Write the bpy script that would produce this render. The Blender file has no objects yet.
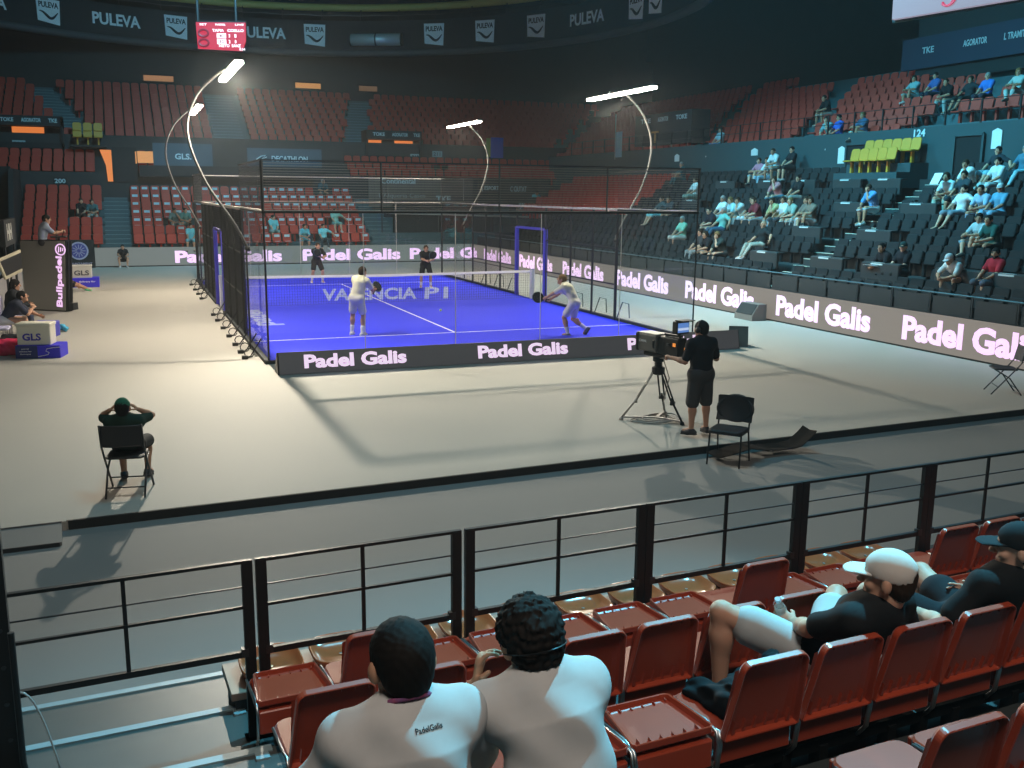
import bpy, math, random
import numpy as np
from mathutils import Vector, Matrix
from mathutils.bvhtree import BVHTree

random.seed(7)
C = bpy.context.scene.collection
SC = bpy.context.scene
PI = math.pi
V = Vector

# ---------------------------------------------------------------- camera
cam_d = bpy.data.cameras.new('camera')
cam = bpy.data.objects.new('camera', cam_d)
C.objects.link(cam)
CAMP = V((-2.5615, -19.8581, 3.4199))
yaw, pit, rol = .3784, .1934, .009
f_ = V((math.sin(yaw) * math.cos(pit), math.cos(yaw) * math.cos(pit), -math.sin(pit)))
r_ = V((math.cos(yaw), -math.sin(yaw), 0))
u_ = r_.cross(f_)
r2 = math.cos(rol) * r_ + math.sin(rol) * u_
u2 = -math.sin(rol) * r_ + math.cos(rol) * u_
mw = Matrix((r2, u2, -f_)).transposed().to_4x4()
mw.translation = CAMP
cam.matrix_world = mw
cam_d.sensor_width = 36
cam_d.lens = 965.85 * 36 / 1024
cam_d.clip_end = 300
SC.camera = cam

# ---------------------------------------------------------------- world, exposure, lights
w = bpy.data.worlds.new('hall_air')
SC.world = w
w.use_nodes = True
w.node_tree.nodes['Background'].inputs[0].default_value = (.011, .019, .022, 1)
w.node_tree.nodes['Background'].inputs[1].default_value = 1.0
HAZE = .0008
SC.view_settings.view_transform = 'Standard'
SC.view_settings.look = 'None'
SC.view_settings.gamma = 1
SC.view_settings.exposure = 0.1
SC.view_settings.use_curve_mapping = False
SC.cycles.use_denoising = True
SC.cycles.max_bounces = 6
SC.cycles.transparent_max_bounces = 24
SC.cycles.sample_clamp_indirect = 4


def flood(loc, to, power, col, size, name='flood_and_fill', spread=None):
    d = bpy.data.lights.new(name, 'AREA')
    d.energy = power
    d.color = col
    d.shape = 'DISK'
    d.size = size
    if spread:
        d.spread = spread
    o = bpy.data.objects.new(name, d)
    C.objects.link(o)
    o.location = loc
    o.rotation_euler = (V(to) - V(loc)).to_track_quat('-Z', 'Y').to_euler()
    return o


CYAN = (.15, .74, 1.0)
# the hall's cyan stage lighting, hung under the roof
flood((8, 4, 14.5), (19.5, 3, 3.5), 1350, CYAN, 1.6, spread=1.6)
flood((10, 16, 14.5), (20, 12, 3), 700, CYAN, 1.6, spread=1.6)
flood((5.5, -12, 12.5), (.2, -17.0, 1), 330, CYAN, .5, spread=.9)
flood((2, 20, 15), (2, 34, 3), 900, (.25, .75, 1.0), 2, spread=2.0)
flood((2, -8, 15), (2, -9, 0), 320, (.2, .75, 1.0), 3, spread=2.4)
# added upward fills that lift the black roof, no fixture there
flood((14, 6, 9.5), (16, 8, 17), 110, (.3, .8, .9), 3)
flood((0, 34, 11), (2, 32, 17), 50, (.3, .8, .9), 3)
# dim neutral fill added over the near stand
flood((-2, -22, 13), (0, -15.5, 0), 340, (1.0, .88, .76), 3, spread=2.2)
# padel court lamps: bars over the long sides, see padel_lamp below
LAMP_SPOT = 1550      # wide module over the court
FLOOR_FILL = 4400       # added spot at each near lamp, brightens the floor before the court
LAMP_COL = (1.0, .89, .72)


# ---------------------------------------------------------------- materials
MATS = {}


def mat(name, col, rough=.6, metal=0., emit=None, estr=1., noise=0., nscale=5., col2=None, bump=0., spec=.5, coat=0.):
    if name in MATS:
        return MATS[name]
    m = bpy.data.materials.new(name)
    m.use_nodes = True
    nt = m.node_tree
    b = nt.nodes['Principled BSDF']
    b.inputs['Base Color'].default_value = (*col, 1)
    b.inputs['Roughness'].default_value = rough
    b.inputs['Metallic'].default_value = metal
    b.inputs['Specular IOR Level'].default_value = spec
    if coat:
        b.inputs['Coat Weight'].default_value = coat
        b.inputs['Coat Roughness'].default_value = .15
    if emit:
        b.inputs['Emission Color'].default_value = (*emit, 1)
        b.inputs['Emission Strength'].default_value = estr
    if noise or bump:
        tc = nt.nodes.new('ShaderNodeTexCoord')
        n = nt.nodes.new('ShaderNodeTexNoise')
        n.inputs['Scale'].default_value = nscale
        n.inputs['Detail'].default_value = 4
        nt.links.new(tc.outputs['Object'], n.inputs['Vector'])
        if noise:
            mx = nt.nodes.new('ShaderNodeMix')
            mx.data_type = 'RGBA'
            c2 = col2 or tuple(c * (1 - noise) for c in col)
            mx.inputs[6].default_value = (*col, 1)
            mx.inputs[7].default_value = (*c2, 1)
            nt.links.new(n.outputs[0], mx.inputs[0])
            nt.links.new(mx.outputs[2], b.inputs['Base Color'])
        if bump:
            bp = nt.nodes.new('ShaderNodeBump')
            bp.inputs['Strength'].default_value = bump
            bp.inputs['Distance'].default_value = .02
            nt.links.new(n.outputs[0], bp.inputs['Height'])
            nt.links.new(bp.outputs[0], b.inputs['Normal'])
    MATS[name] = m
    return m


def glass_mat():
    m = bpy.data.materials.new('court_glass')
    m.use_nodes = True
    nt = m.node_tree
    nt.nodes.clear()
    out = nt.nodes.new('ShaderNodeOutputMaterial')
    tr = nt.nodes.new('ShaderNodeBsdfTransparent')
    tr.inputs[0].default_value = (.97, .985, .985, 1)
    gl = nt.nodes.new('ShaderNodeBsdfGlossy')
    gl.inputs['Roughness'].default_value = .02
    fr = nt.nodes.new('ShaderNodeFresnel')
    fr.inputs[0].default_value = 1.5
    mx = nt.nodes.new('ShaderNodeMixShader')
    ge = nt.nodes.new('ShaderNodeNewGeometry')
    ma = nt.nodes.new('ShaderNodeMath')
    ma.operation = 'SUBTRACT'
    ma.inputs[0].default_value = 1
    nt.links.new(ge.outputs['Backfacing'], ma.inputs[1])
    mu = nt.nodes.new('ShaderNodeMath')
    mu.operation = 'MULTIPLY'
    nt.links.new(fr.outputs[0], mu.inputs[0])
    nt.links.new(ma.outputs[0], mu.inputs[1])
    nt.links.new(mu.outputs[0], mx.inputs[0])
    nt.links.new(tr.outputs[0], mx.inputs[1])
    nt.links.new(gl.outputs[0], mx.inputs[2])
    nt.links.new(mx.outputs[0], out.inputs[0])
    return m


GLASS = glass_mat()
M_CARPET = mat('grey_carpet', (.42, .40, .355), .7, noise=.16, nscale=.35, col2=(.36, .345, .31), spec=.3)
M_CARPET2 = mat('grey_floor', (.205, .21, .205), .75, noise=.14, nscale=.5, spec=.25)
M_TURF = mat('blue_turf', (.030, .042, .86), .8, noise=.12, nscale=30, spec=.2)
M_WHITE = mat('white_paint', (.8, .8, .8), .6)
M_LOGO = mat('pale_blue_paint', (.28, .34, .72), .7)
M_BLACK = mat('black_metal', (.012, .013, .014), .45, .3)
M_DARK = mat('dark_matt', (.012, .016, .018), .8)
M_STEEL = mat('steel', (.45, .46, .46), .35, 1.)
M_DSTEEL = mat('dark_steel', (.06, .065, .07), .4, .8)
M_RED = mat('red_plastic', (.37, .050, .020), .32, noise=.25, nscale=6, spec=.5)
_b = M_RED.node_tree.nodes['Principled BSDF']
_b.inputs['Sheen Weight'].default_value = .3      # pales the plastic at grazing angles
_b.inputs['Sheen Roughness'].default_value = .35
_b.inputs['Sheen Tint'].default_value = (.85, .75, .78, 1)
M_REDFAR = mat('red_seat_plastic', (.42, .048, .030), .55, spec=.25)
M_BROWN = mat('front_row_plastic', (.42, .10, .035), .2, noise=.2, nscale=4, spec=.6)
M_BENCH = mat('bench_beam', (.30, .20, .15), .5, noise=.3, nscale=8)
M_BLKSEAT = mat('black_seat_fabric', (.012, .015, .017), .75, spec=.25)
M_YELSEAT = mat('yellow_seat_plastic', (.52, .27, .02), .5)
M_COVER = mat('grey_cover', (.022, .024, .025), .75)
M_CONC = mat('concrete', (.15, .165, .165), .75, noise=.3, nscale=3, bump=.15)
M_CONCD = mat('dark_concrete', (.028, .036, .038), .8, noise=.3, nscale=2)
M_TEALW = mat('teal_wall', (.017, .050, .058), .75)
M_TEALF = mat('teal_steps', (.045, .10, .115), .75)
M_NOSE = mat('pale_nosing', (.30, .42, .46), .45, noise=.3, nscale=7)
M_LEDBG = mat('led_screen', (.02, .02, .02), .5, emit=(.20, .172, .145), estr=1.)
M_LEDBG2 = mat('led_screen_dim', (.02, .02, .02), .5, emit=(.034, .035, .038), estr=1.)
M_LEDBG3 = mat('led_screen_far', (.02, .02, .02), .5, emit=(.13, .155, .15), estr=1.)
M_LEDTXT = mat('led_letters', (.5, .45, .5), .5, emit=(.80, .47, .82), estr=1.)
M_LEDTXT2 = mat('led_letters_near', (.5, .45, .5), .5, emit=(.8, .6, .82), estr=.9)
M_BLUEPAD = mat('blue_padding', (.06, .05, .5), .6)
M_NETW = mat('white_tape', (.75, .75, .72), .6)
M_NETM = mat('net_cord', (.015, .018, .02), .8)


# ---------------------------------------------------------------- mesh builder
class MB:
    def __init__(s):
        s.v, s.f, s.m = [], [], []

    def add(s, vs, fs, mi=0, T=None):
        n = len(s.v)
        if T is not None:
            vs = [T @ V(v) for v in vs]
        s.v += [tuple(v) for v in vs]
        s.f += [tuple(i + n for i in f) for f in fs]
        s.m += [mi] * len(fs)
        return s

    def box(s, c, d, mi=0, T=None):
        x, y, z = (k / 2 for k in d)
        vs = [(c[0] + a * x, c[1] + b * y, c[2] + e * z) for e in (-1, 1) for b in (-1, 1) for a in (-1, 1)]
        return s.add(vs, [(0, 2, 3, 1), (4, 5, 7, 6), (0, 1, 5, 4), (2, 6, 7, 3), (0, 4, 6, 2), (1, 3, 7, 5)], mi, T)

    def rbox(s, c, d, r=.02, mi=0, T=None, axis=2, n=4):
        """box whose four edges along AXIS are rounded and whose rims are chamfered"""
        ax = [(1, 2, 0), (2, 0, 1), (0, 1, 2)][axis]
        hx, hy, hz = d[ax[0]] / 2, d[ax[1]] / 2, d[ax[2]] / 2
        r = min(r, hx * .95, hy * .95)
        ch = min(r * .4, hz * .5)
        def ring(z, ins):
            o = []
            for q, (sx, sy) in enumerate(((1, 1), (-1, 1), (-1, -1), (1, -1))):
                for k in range(n + 1):
                    a = q * PI / 2 + k / n * PI / 2
                    o.append(((hx - r) * sx + (r - ins) * math.cos(a), (hy - r) * sy + (r - ins) * math.sin(a), z))
            return o
        rings = [ring(-hz, ch), ring(-hz + ch, 0), ring(hz - ch, 0), ring(hz, ch)]
        m_ = len(rings[0])
        vs, fs = [], []
        for R in rings:
            for p in R:
                q = [0, 0, 0]
                q[ax[0]], q[ax[1]], q[ax[2]] = p
                vs.append((q[0] + c[0], q[1] + c[1], q[2] + c[2]))
        for k in range(3):
            for i in range(m_):
                j = (i + 1) % m_
                fs.append((k * m_ + i, k * m_ + j, (k + 1) * m_ + j, (k + 1) * m_ + i))
        fs.append(tuple(range(m_))[::-1])
        fs.append(tuple(range(3 * m_, 4 * m_)))
        return s.add(vs, fs, mi, T)

    def tube(s, path, r, n=8, mi=0, T=None, closed=False):
        P = [V(p) for p in path]
        rr = r if isinstance(r, (list, tuple)) else [r] * len(P)
        vs, fs = [], []
        ref = None
        for i, p in enumerate(P):
            if closed:
                t = P[(i + 1) % len(P)] - P[i - 1]
            else:
                t = P[min(i + 1, len(P) - 1)] - P[max(i - 1, 0)]
            t = t.normalized() if t.length > 1e-9 else V((0, 0, 1))
            if ref is None:
                ref = t.orthogonal().normalized()
            ref = (ref - t * ref.dot(t))
            ref = ref.normalized() if ref.length > 1e-6 else t.orthogonal().normalized()
            b = t.cross(ref)
            for k in range(n):
                a = 2 * PI * k / n
                vs.append(p + rr[i] * (math.cos(a) * ref + math.sin(a) * b))
        L = len(P)
        for i in range(L if closed else L - 1):
            j = (i + 1) % L
            for k in range(n):
                l = (k + 1) % n
                fs.append((i * n + k, i * n + l, j * n + l, j * n + k))
        if not closed:
            fs.append(tuple(range(n))[::-1])
            fs.append(tuple(range((L - 1) * n, L * n)))
        return s.add(vs, fs, mi, T)

    def bar(s, p, q, wd, ht, mi=0, T=None, up=(0, 0, 1)):
        p, q = V(p), V(q)
        t = (q - p).normalized()
        a = t.cross(V(up))
        a = a.normalized() if a.length > 1e-5 else t.orthogonal().normalized()
        b = a.cross(t)
        vs = [o + sx * a * wd / 2 + sy * b * ht / 2 for o in (p, q) for sx, sy in ((-1, -1), (1, -1), (1, 1), (-1, 1))]
        return s.add(vs, [(3, 2, 1, 0), (4, 5, 6, 7), (0, 1, 5, 4), (1, 2, 6, 5), (2, 3, 7, 6), (3, 0, 4, 7)], mi, T)

    def prism(s, poly, a, b, axis=2, mi=0, T=None):
        """extrude 2-D polygon along AXIS from a to b; poly coords are the other two axes in xyz order"""
        n = len(poly)
        vs = []
        for h in (a, b):
            for p in poly:
                q = list(p)
                q.insert(axis, h)
                vs.append(q)
        fs = [tuple(range(n))[::-1], tuple(range(n, 2 * n))]
        fs += [(i, (i + 1) % n, n + (i + 1) % n, n + i) for i in range(n)]
        return s.add(vs, fs, mi, T)

    def lathe(s, prof, n=20, mi=0, T=None):
        vs, fs = [], []
        for r, z in prof:
            for k in range(n):
                a = 2 * PI * k / n
                vs.append((r * math.cos(a), r * math.sin(a), z))
        for i in range(len(prof) - 1):
            for k in range(n):
                l = (k + 1) % n
                fs.append((i * n + k, i * n + l, (i + 1) * n + l, (i + 1) * n + k))
        fs.append(tuple(range(n))[::-1])
        fs.append(tuple(range((len(prof) - 1) * n, len(prof) * n)))
        return s.add(vs, fs, mi, T)

    def grid(s, fn, nu, nv, mi=0, T=None):
        vs = [fn(i / nu, j / nv) for i in range(nu + 1) for j in range(nv + 1)]
        fs = [(i * (nv + 1) + j, (i + 1) * (nv + 1) + j, (i + 1) * (nv + 1) + j + 1, i * (nv + 1) + j + 1) for i in range(nu) for j in range(nv)]
        return s.add(vs, fs, mi, T)

    def mesh(s, name, mats, smooth=False):
        me = bpy.data.meshes.new(name)
        me.from_pydata(s.v, [], s.f)
        for m in (mats if isinstance(mats, (list, tuple)) else [mats]):
            me.materials.append(m)
        me.polygons.foreach_set('material_index', s.m)
        if smooth:
            me.polygons.foreach_set('use_smooth', [True] * len(s.f))
        me.update()
        if smooth == 'auto':
            try:
                me.set_sharp_from_angle(angle=.7)
            except Exception:
                pass
        return me

    def obj(s, name, mats, parent=None, smooth=False, loc=None, rotz=0):
        return link(name, s.mesh(name, mats, smooth), parent, loc, rotz)


def link(name, me, parent=None, loc=None, rotz=0):
    o = bpy.data.objects.new(name, me)
    C.objects.link(o)
    if parent:
        o.parent = parent
    if loc is not None:
        o.location = loc
    if rotz:
        o.rotation_euler = (0, 0, rotz)
    return o


def tag(o, label, cat, group=None, kind=None):
    o['label'] = label
    o['category'] = cat
    if group:
        o['group'] = group
    if kind:
        o['kind'] = kind
    return o


def thing(name, label, cat, loc=(0, 0, 0), rotz=0, group=None):
    o = bpy.data.objects.new(name, None)
    C.objects.link(o)
    o.empty_display_size = .2
    o.location = loc
    o.rotation_euler = (0, 0, rotz)
    return tag(o, label, cat, group)


def struct(name, mb, mats, smooth=False):
    o = mb.obj(name, mats, smooth=smooth)
    o['kind'] = 'structure'
    return o


def copy_tree(o, loc=None, rotz=None, label=None, group=None, parent=None):
    c = o.copy()
    C.objects.link(c)
    if parent:
        c.parent = parent
    if loc is not None:
        c.location = loc
    if rotz is not None:
        c.rotation_euler = (0, 0, rotz)
    if label:
        c['label'] = label
    if group:
        c['group'] = group
    for ch in o.children:
        copy_tree(ch, parent=c)
    return c


def text_mesh(txt, size=1., bold=.02, ext=.004, sx=1., shear=0., spacing=1.):
    cu = bpy.data.curves.new('lettering', 'FONT')
    cu.body = txt
    cu.size = size
    cu.offset = bold * size
    cu.extrude = ext
    cu.align_x = 'CENTER'
    cu.align_y = 'CENTER'
    cu.resolution_u = 3
    cu.shear = shear
    cu.space_character = spacing
    o = bpy.data.objects.new('lettering', cu)
    C.objects.link(o)
    dg = bpy.context.evaluated_depsgraph_get()
    me = bpy.data.meshes.new_from_object(o.evaluated_get(dg))
    bpy.data.objects.remove(o)
    bpy.data.curves.remove(cu)
    if sx != 1:
        for v in me.vertices:
            v.co.x *= sx
    me.materials.clear()
    return me


def frame_mat(origin, right, up):
    r = V(right).normalized()
    u = V(up)
    u = (u - r * u.dot(r)).normalized()
    n = r.cross(u)
    m = Matrix((r, u, n)).transposed().to_4x4()
    m.translation = V(origin)
    return m


def text(txt, m, parent, origin, right, up, size, bold=.02, sx=1., ext=.004, width=None, height=None, name='lettering', **k):
    me = text_mesh(txt, size, bold, ext, sx, **k)
    if width or height:
        xs = [v.co.x for v in me.vertices]
        ys = [v.co.y for v in me.vertices]
        kx = width / (max(xs) - min(xs)) if width else 1
        ky = height / (max(ys) - min(ys)) if height else 1
        cy = (max(ys) + min(ys)) / 2
        for v in me.vertices:
            v.co.x *= kx
            v.co.y = (v.co.y - cy) * ky
    me.transform(frame_mat(origin, right, up))
    me.materials.append(m)
    return link(name, me, parent)


def in_view(p, pad=30):
    q = V(p) - CAMP
    z = q.dot(f_)
    if z < .3:
        return False
    x = 512 + 965.85 * q.dot(r2) / z
    y = 384 - 965.85 * q.dot(u2) / z
    return -pad < x < 1024 + pad and -pad < y < 768 + pad


ORD = ['zeroth', 'first', 'second', 'third', 'fourth', 'fifth', 'sixth', 'seventh', 'eighth', 'ninth', 'tenth', 'eleventh', 'twelfth',
       'thirteenth', 'fourteenth', 'fifteenth', 'sixteenth', 'seventeenth', 'eighteenth', 'nineteenth', 'twentieth']


def nth(n):
    if n < len(ORD):
        return ORD[n]
    t, u = divmod(n, 10)
    names = {2: 'twenty', 3: 'thirty', 4: 'forty', 5: 'fifty', 6: 'sixty'}
    full = {2: 'twentieth', 3: 'thirtieth', 4: 'fortieth', 5: 'fiftieth', 6: 'sixtieth'}
    return full[t] if u == 0 else names[t] + '-' + ORD[u]


# ---------------------------------------------------------------- bodies: smooth implicit surfaces meshed with surface nets
class Field:
    """list of primitives; smooth union, subtraction and plane cuts, meshed on its own grid"""
    def __init__(s):
        s.p = []
        s.lo = np.array([9e9] * 3)
        s.hi = -s.lo
        s.noise = None

    def _b(s, lo, hi):
        s.lo = np.minimum(s.lo, lo)
        s.hi = np.maximum(s.hi, hi)

    def cone(s, a, b, ra, rb, k=.02, flat=None):
        """tapered capsule; flat=(axis, factor) thins it along AXIS"""
        a, b = np.array(a, float), np.array(b, float)
        R = max(ra, rb)
        lo, hi = np.minimum(a, b) - R, np.maximum(a, b) + R
        s._b(lo, hi)
        s.p.append(('c', a, b, ra, rb, k, flat, lo - k - .03, hi + k + .03))
        return s

    def ell(s, c, r, M=None, k=.02, sub=False, clip=False):
        c, r = np.array(c, float), np.array(r, float)
        R = r.max()
        if not sub:
            s._b(c - R, c + R)
        M = np.eye(3) if M is None else np.array(M)
        s.p.append(('s' if sub else 'e', c, r, M, k, None, None, c - R - k - .03, c + R + k + .03))
        return s

    def cut(s, p, n, k=.006):
        """keep the side that n points away from"""
        s.p.append(('p', np.array(p, float), np.array(n, float) / np.linalg.norm(n), k))
        return s

    def mesh(s, h, name='body'):
        lo = s.lo - 2.5 * h - .02
        n = np.ceil((s.hi + .02 + 2.5 * h - lo) / h).astype(int) + 1
        F = np.full(n, .5, np.float32)
        ax = [lo[i] + h * np.arange(n[i]) for i in range(3)]
        for q in s.p:
            if q[0] == 'p':
                d = ((ax[0][:, None, None] - q[1][0]) * q[2][0] + (ax[1][None, :, None] - q[1][1]) * q[2][1]
                     + (ax[2][None, None, :] - q[1][2]) * q[2][2]).astype(np.float32)
                F = np.maximum(F, d)
                continue
            i0 = np.clip(np.floor((q[7] - lo) / h).astype(int), 0, n - 1)
            i1 = np.clip(np.ceil((q[8] - lo) / h).astype(int) + 1, 1, n)
            if (i1 <= i0).any():
                continue
            sl = tuple(slice(a, b) for a, b in zip(i0, i1))
            X = ax[0][sl[0]][:, None, None]
            Y = ax[1][sl[1]][None, :, None]
            Z = ax[2][sl[2]][None, None, :]
            if q[0] == 'c':
                _, a, b, ra, rb, k, flat = q[:7]
                fac = 1.
                px, py, pz = X - a[0], Y - a[1], Z - a[2]
                ba = b - a
                if flat is not None:
                    A, fa = np.array(flat[0], float), flat[1]
                    A = A / np.linalg.norm(A)
                    fac = fa
                    t = (px * A[0] + py * A[1] + pz * A[2]) * (1 / fa - 1)
                    px, py, pz = px + t * A[0], py + t * A[1], pz + t * A[2]
                    ba = ba + A * (ba @ A) * (1 / fa - 1)
                L = max(ba @ ba, 1e-9)
                t = np.clip((px * ba[0] + py * ba[1] + pz * ba[2]) / L, 0, 1)
                d = np.sqrt((px - t * ba[0]) ** 2 + (py - t * ba[1]) ** 2 + (pz - t * ba[2]) ** 2) - (ra + (rb - ra) * t)
                d = d * (fac if flat is not None else 1)
            else:
                _, c, r, M, k = q[:5]
                px, py, pz = X - c[0], Y - c[1], Z - c[2]
                a = M[0][0] * px + M[0][1] * py + M[0][2] * pz
                b = M[1][0] * px + M[1][1] * py + M[1][2] * pz
                e = M[2][0] * px + M[2][1] * py + M[2][2] * pz
                k0 = np.sqrt((a / r[0]) ** 2 + (b / r[1]) ** 2 + (e / r[2]) ** 2)
                k1 = np.sqrt((a / r[0] ** 2) ** 2 + (b / r[1] ** 2) ** 2 + (e / r[2] ** 2) ** 2)
                d = k0 * (k0 - 1) / np.maximum(k1, 1e-6)
            G = F[sl]
            if q[0] == 's':
                d = -d
                hh = np.clip(.5 - .5 * (G - d) / k, 0, 1)
                F[sl] = (G + (d - G) * hh + k * hh * (1 - hh)).astype(np.float32)
            else:
                hh = np.clip(.5 + .5 * (G - d) / k, 0, 1)
                F[sl] = (G + (d - G) * hh - k * hh * (1 - hh)).astype(np.float32)
        if s.noise:
            F = F + s.noise(ax[0][:, None, None], ax[1][None, :, None], ax[2][None, None, :]).astype(np.float32)
        return surfnet(F, lo, h, name)


def surfnet(F, lo, h, name):
    n = F.shape
    ins = F < 0
    cr = [(a, b, c) for a in (0, 1) for b in (0, 1) for c in (0, 1)]
    cut = lambda A, c: A[c[0]:n[0] - 1 + c[0], c[1]:n[1] - 1 + c[1], c[2]:n[2] - 1 + c[2]]
    cnt = sum(cut(ins, c).astype(np.int8) for c in cr)
    act = (cnt > 0) & (cnt < 8)
    I = np.argwhere(act)
    idx = np.full(act.shape, -1, np.int64)
    idx[act] = np.arange(len(I))
    vals = np.stack([cut(F, c)[act] for c in cr], 1)
    pos = np.zeros((len(I), 3))
    num = np.zeros(len(I))
    crn = np.array(cr, float)
    for i in range(8):
        for j in range(i + 1, 8):
            if abs(crn[i] - crn[j]).sum() != 1:
                continue
            a, b = vals[:, i], vals[:, j]
            x = (a < 0) != (b < 0)
            t = np.where(x, a / np.where(x, a - b, 1), 0)
            pos += np.where(x[:, None], crn[i] + t[:, None] * (crn[j] - crn[i]), 0)
            num += x
    P = (I + pos / np.maximum(num, 1)[:, None]) * h + lo
    Q = []
    for ax in range(3):
        o = [0, 0, 0]
        o[ax] = 1
        a = ins[:n[0] - o[0], :n[1] - o[1], :n[2] - o[2]]
        b = ins[o[0]:, o[1]:, o[2]:]
        e = np.argwhere(a != b)
        u, v = [(1, 2), (2, 0), (0, 1)][ax]
        ok = (e[:, u] > 0) & (e[:, v] > 0) & (e[:, u] < n[u] - 1) & (e[:, v] < n[v] - 1)
        e = e[ok]
        sg = a[tuple(e.T)]
        quad = []
        for du, dv in ((1, 1), (0, 1), (0, 0), (1, 0)):
            q = e.copy()
            q[:, u] -= du
            q[:, v] -= dv
            quad.append(idx[tuple(q.T)])
        quad = np.stack(quad, 1)
        quad[~sg] = quad[~sg][:, ::-1]
        Q.append(quad)
    Q = np.concatenate(Q) if Q else np.zeros((0, 4), int)
    Q = Q[(Q >= 0).all(1)]
    me = bpy.data.meshes.new(name)
    me.vertices.add(len(P))
    me.vertices.foreach_set('co', P.ravel())
    me.loops.add(len(Q) * 4)
    me.loops.foreach_set('vertex_index', Q.ravel())
    me.polygons.add(len(Q))
    me.polygons.foreach_set('loop_start', np.arange(0, len(Q) * 4, 4))
    me.polygons.foreach_set('loop_total', np.full(len(Q), 4))
    me.polygons.foreach_set('use_smooth', [True] * len(Q))
    me.update(calc_edges=True)
    me.validate()
    return me


def nrm(v):
    v = np.array(v, float)
    return v / max(np.linalg.norm(v), 1e-9)


def ik(a, target, l1, l2, hint):
    a, t = np.array(a, float), np.array(target, float)
    d = t - a
    D = np.linalg.norm(d)
    D2 = min(D, (l1 + l2) * .999)
    u = d / D
    x = (D2 * D2 + l1 * l1 - l2 * l2) / (2 * D2)
    y = math.sqrt(max(l1 * l1 - x * x, 0))
    hn = np.array(hint, float)
    hn = nrm(hn - u * (hn @ u))
    return a + u * x + hn * y, a + u * D2


class Skel:
    def __init__(s, P):
        k = s.k = P.get('sc', 1.)
        H = np.array(P.get('hip', (0, 0, .93)), float)
        up = nrm(P.get('lean', (0, 0, 1)))
        tw = P.get('twist', 0.)
        rt = nrm(np.array((math.cos(tw), math.sin(tw), 0)))
        rt = nrm(rt - up * (rt @ up))
        fw = np.cross(up, rt)
        fat = s.fat = P.get('fat', 1.)
        s.H, s.up, s.rt, s.fw = H, up, rt, fw
        up2 = s.up2 = nrm(up + P.get('hunch', 0.) * fw + P.get('side', 0.) * rt)
        s.fw2 = nrm(np.cross(up2, rt))
        s.hip = {+1: H + rt * .09 * k, -1: H - rt * .09 * k}
        s.mid = H + up * .22 * k
        s.chest = s.mid + up2 * .17 * k
        s.nb = s.mid + up2 * .295 * k
        s.hk = k * P.get('hs', 1.05)
        sw = P.get('sw', .175) * k
        ts = P.get('twist2', 0.)
        s.rt2 = nrm(rt * math.cos(ts) + s.fw2 * math.sin(ts))
        sh = P.get('shrug', 0.) * k
        s.sh = {g: s.mid + up2 * (.245 * k + sh) + s.rt2 * sw * g + s.fw2 * P.get('shf', 0.) * k for g in (1, -1)}
        upn = nrm(up2 * .6 + np.array((0, 0, .6)) + s.fw2 * P.get('neckf', .25))
        s.hc = s.nb + upn * P.get('neckl', .15) * k
        s.upn = upn
        hy, hp = P.get('head', (0, 0))[:2]
        hr = P.get('head', (0, 0, 0))[2] if len(P.get('head', (0, 0))) > 2 else 0
        f0 = np.array((math.sin(-hy) * math.cos(hp), math.cos(hy) * math.cos(hp), math.sin(hp)))
        r0 = np.array((math.cos(hy), math.sin(hy), 0))
        f0 = np.array((-math.sin(hy) * math.cos(hp), math.cos(hy) * math.cos(hp), math.sin(hp)))
        u0 = np.cross(r0, f0)
        r1 = r0 * math.cos(hr) + u0 * math.sin(hr)
        s.hM = np.stack([r1, f0, np.cross(r1, f0)])
        s.el, s.wr, s.kn, s.an, s.ft = {}, {}, {}, {}, {}
        for g, c in ((1, 'R'), (-1, 'L')):
            q = P.get('arm' + c, ((.15 * g, .02, -1), (.08 * g, .25, -1)))
            if q[0] == 'ik':
                s.el[g], s.wr[g] = ik(s.sh[g], q[1], .285 * k, .25 * k, q[2])
            else:
                s.el[g] = s.sh[g] + nrm(q[0]) * .285 * k
                s.wr[g] = s.el[g] + nrm(q[1]) * .25 * k
            q = P.get('leg' + c, ((.03 * g, .04, -1), (.0, -.05, -1)))
            if q[0] == 'ik':
                s.kn[g], s.an[g] = ik(s.hip[g], q[1], .43 * k, .42 * k, q[2])
            else:
                s.kn[g] = s.hip[g] + nrm(q[0]) * .43 * k
                s.an[g] = s.kn[g] + nrm(q[1]) * .42 * k
            s.ft[g] = nrm(P.get('foot' + c, (.2 * g, 1, -.18)))
        s.P = P

    def hl(s, x, y, z):
        """head-local to figure coordinates"""
        return s.hc + (s.hM.T @ np.array((x, y, z))) * s.hk


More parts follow.
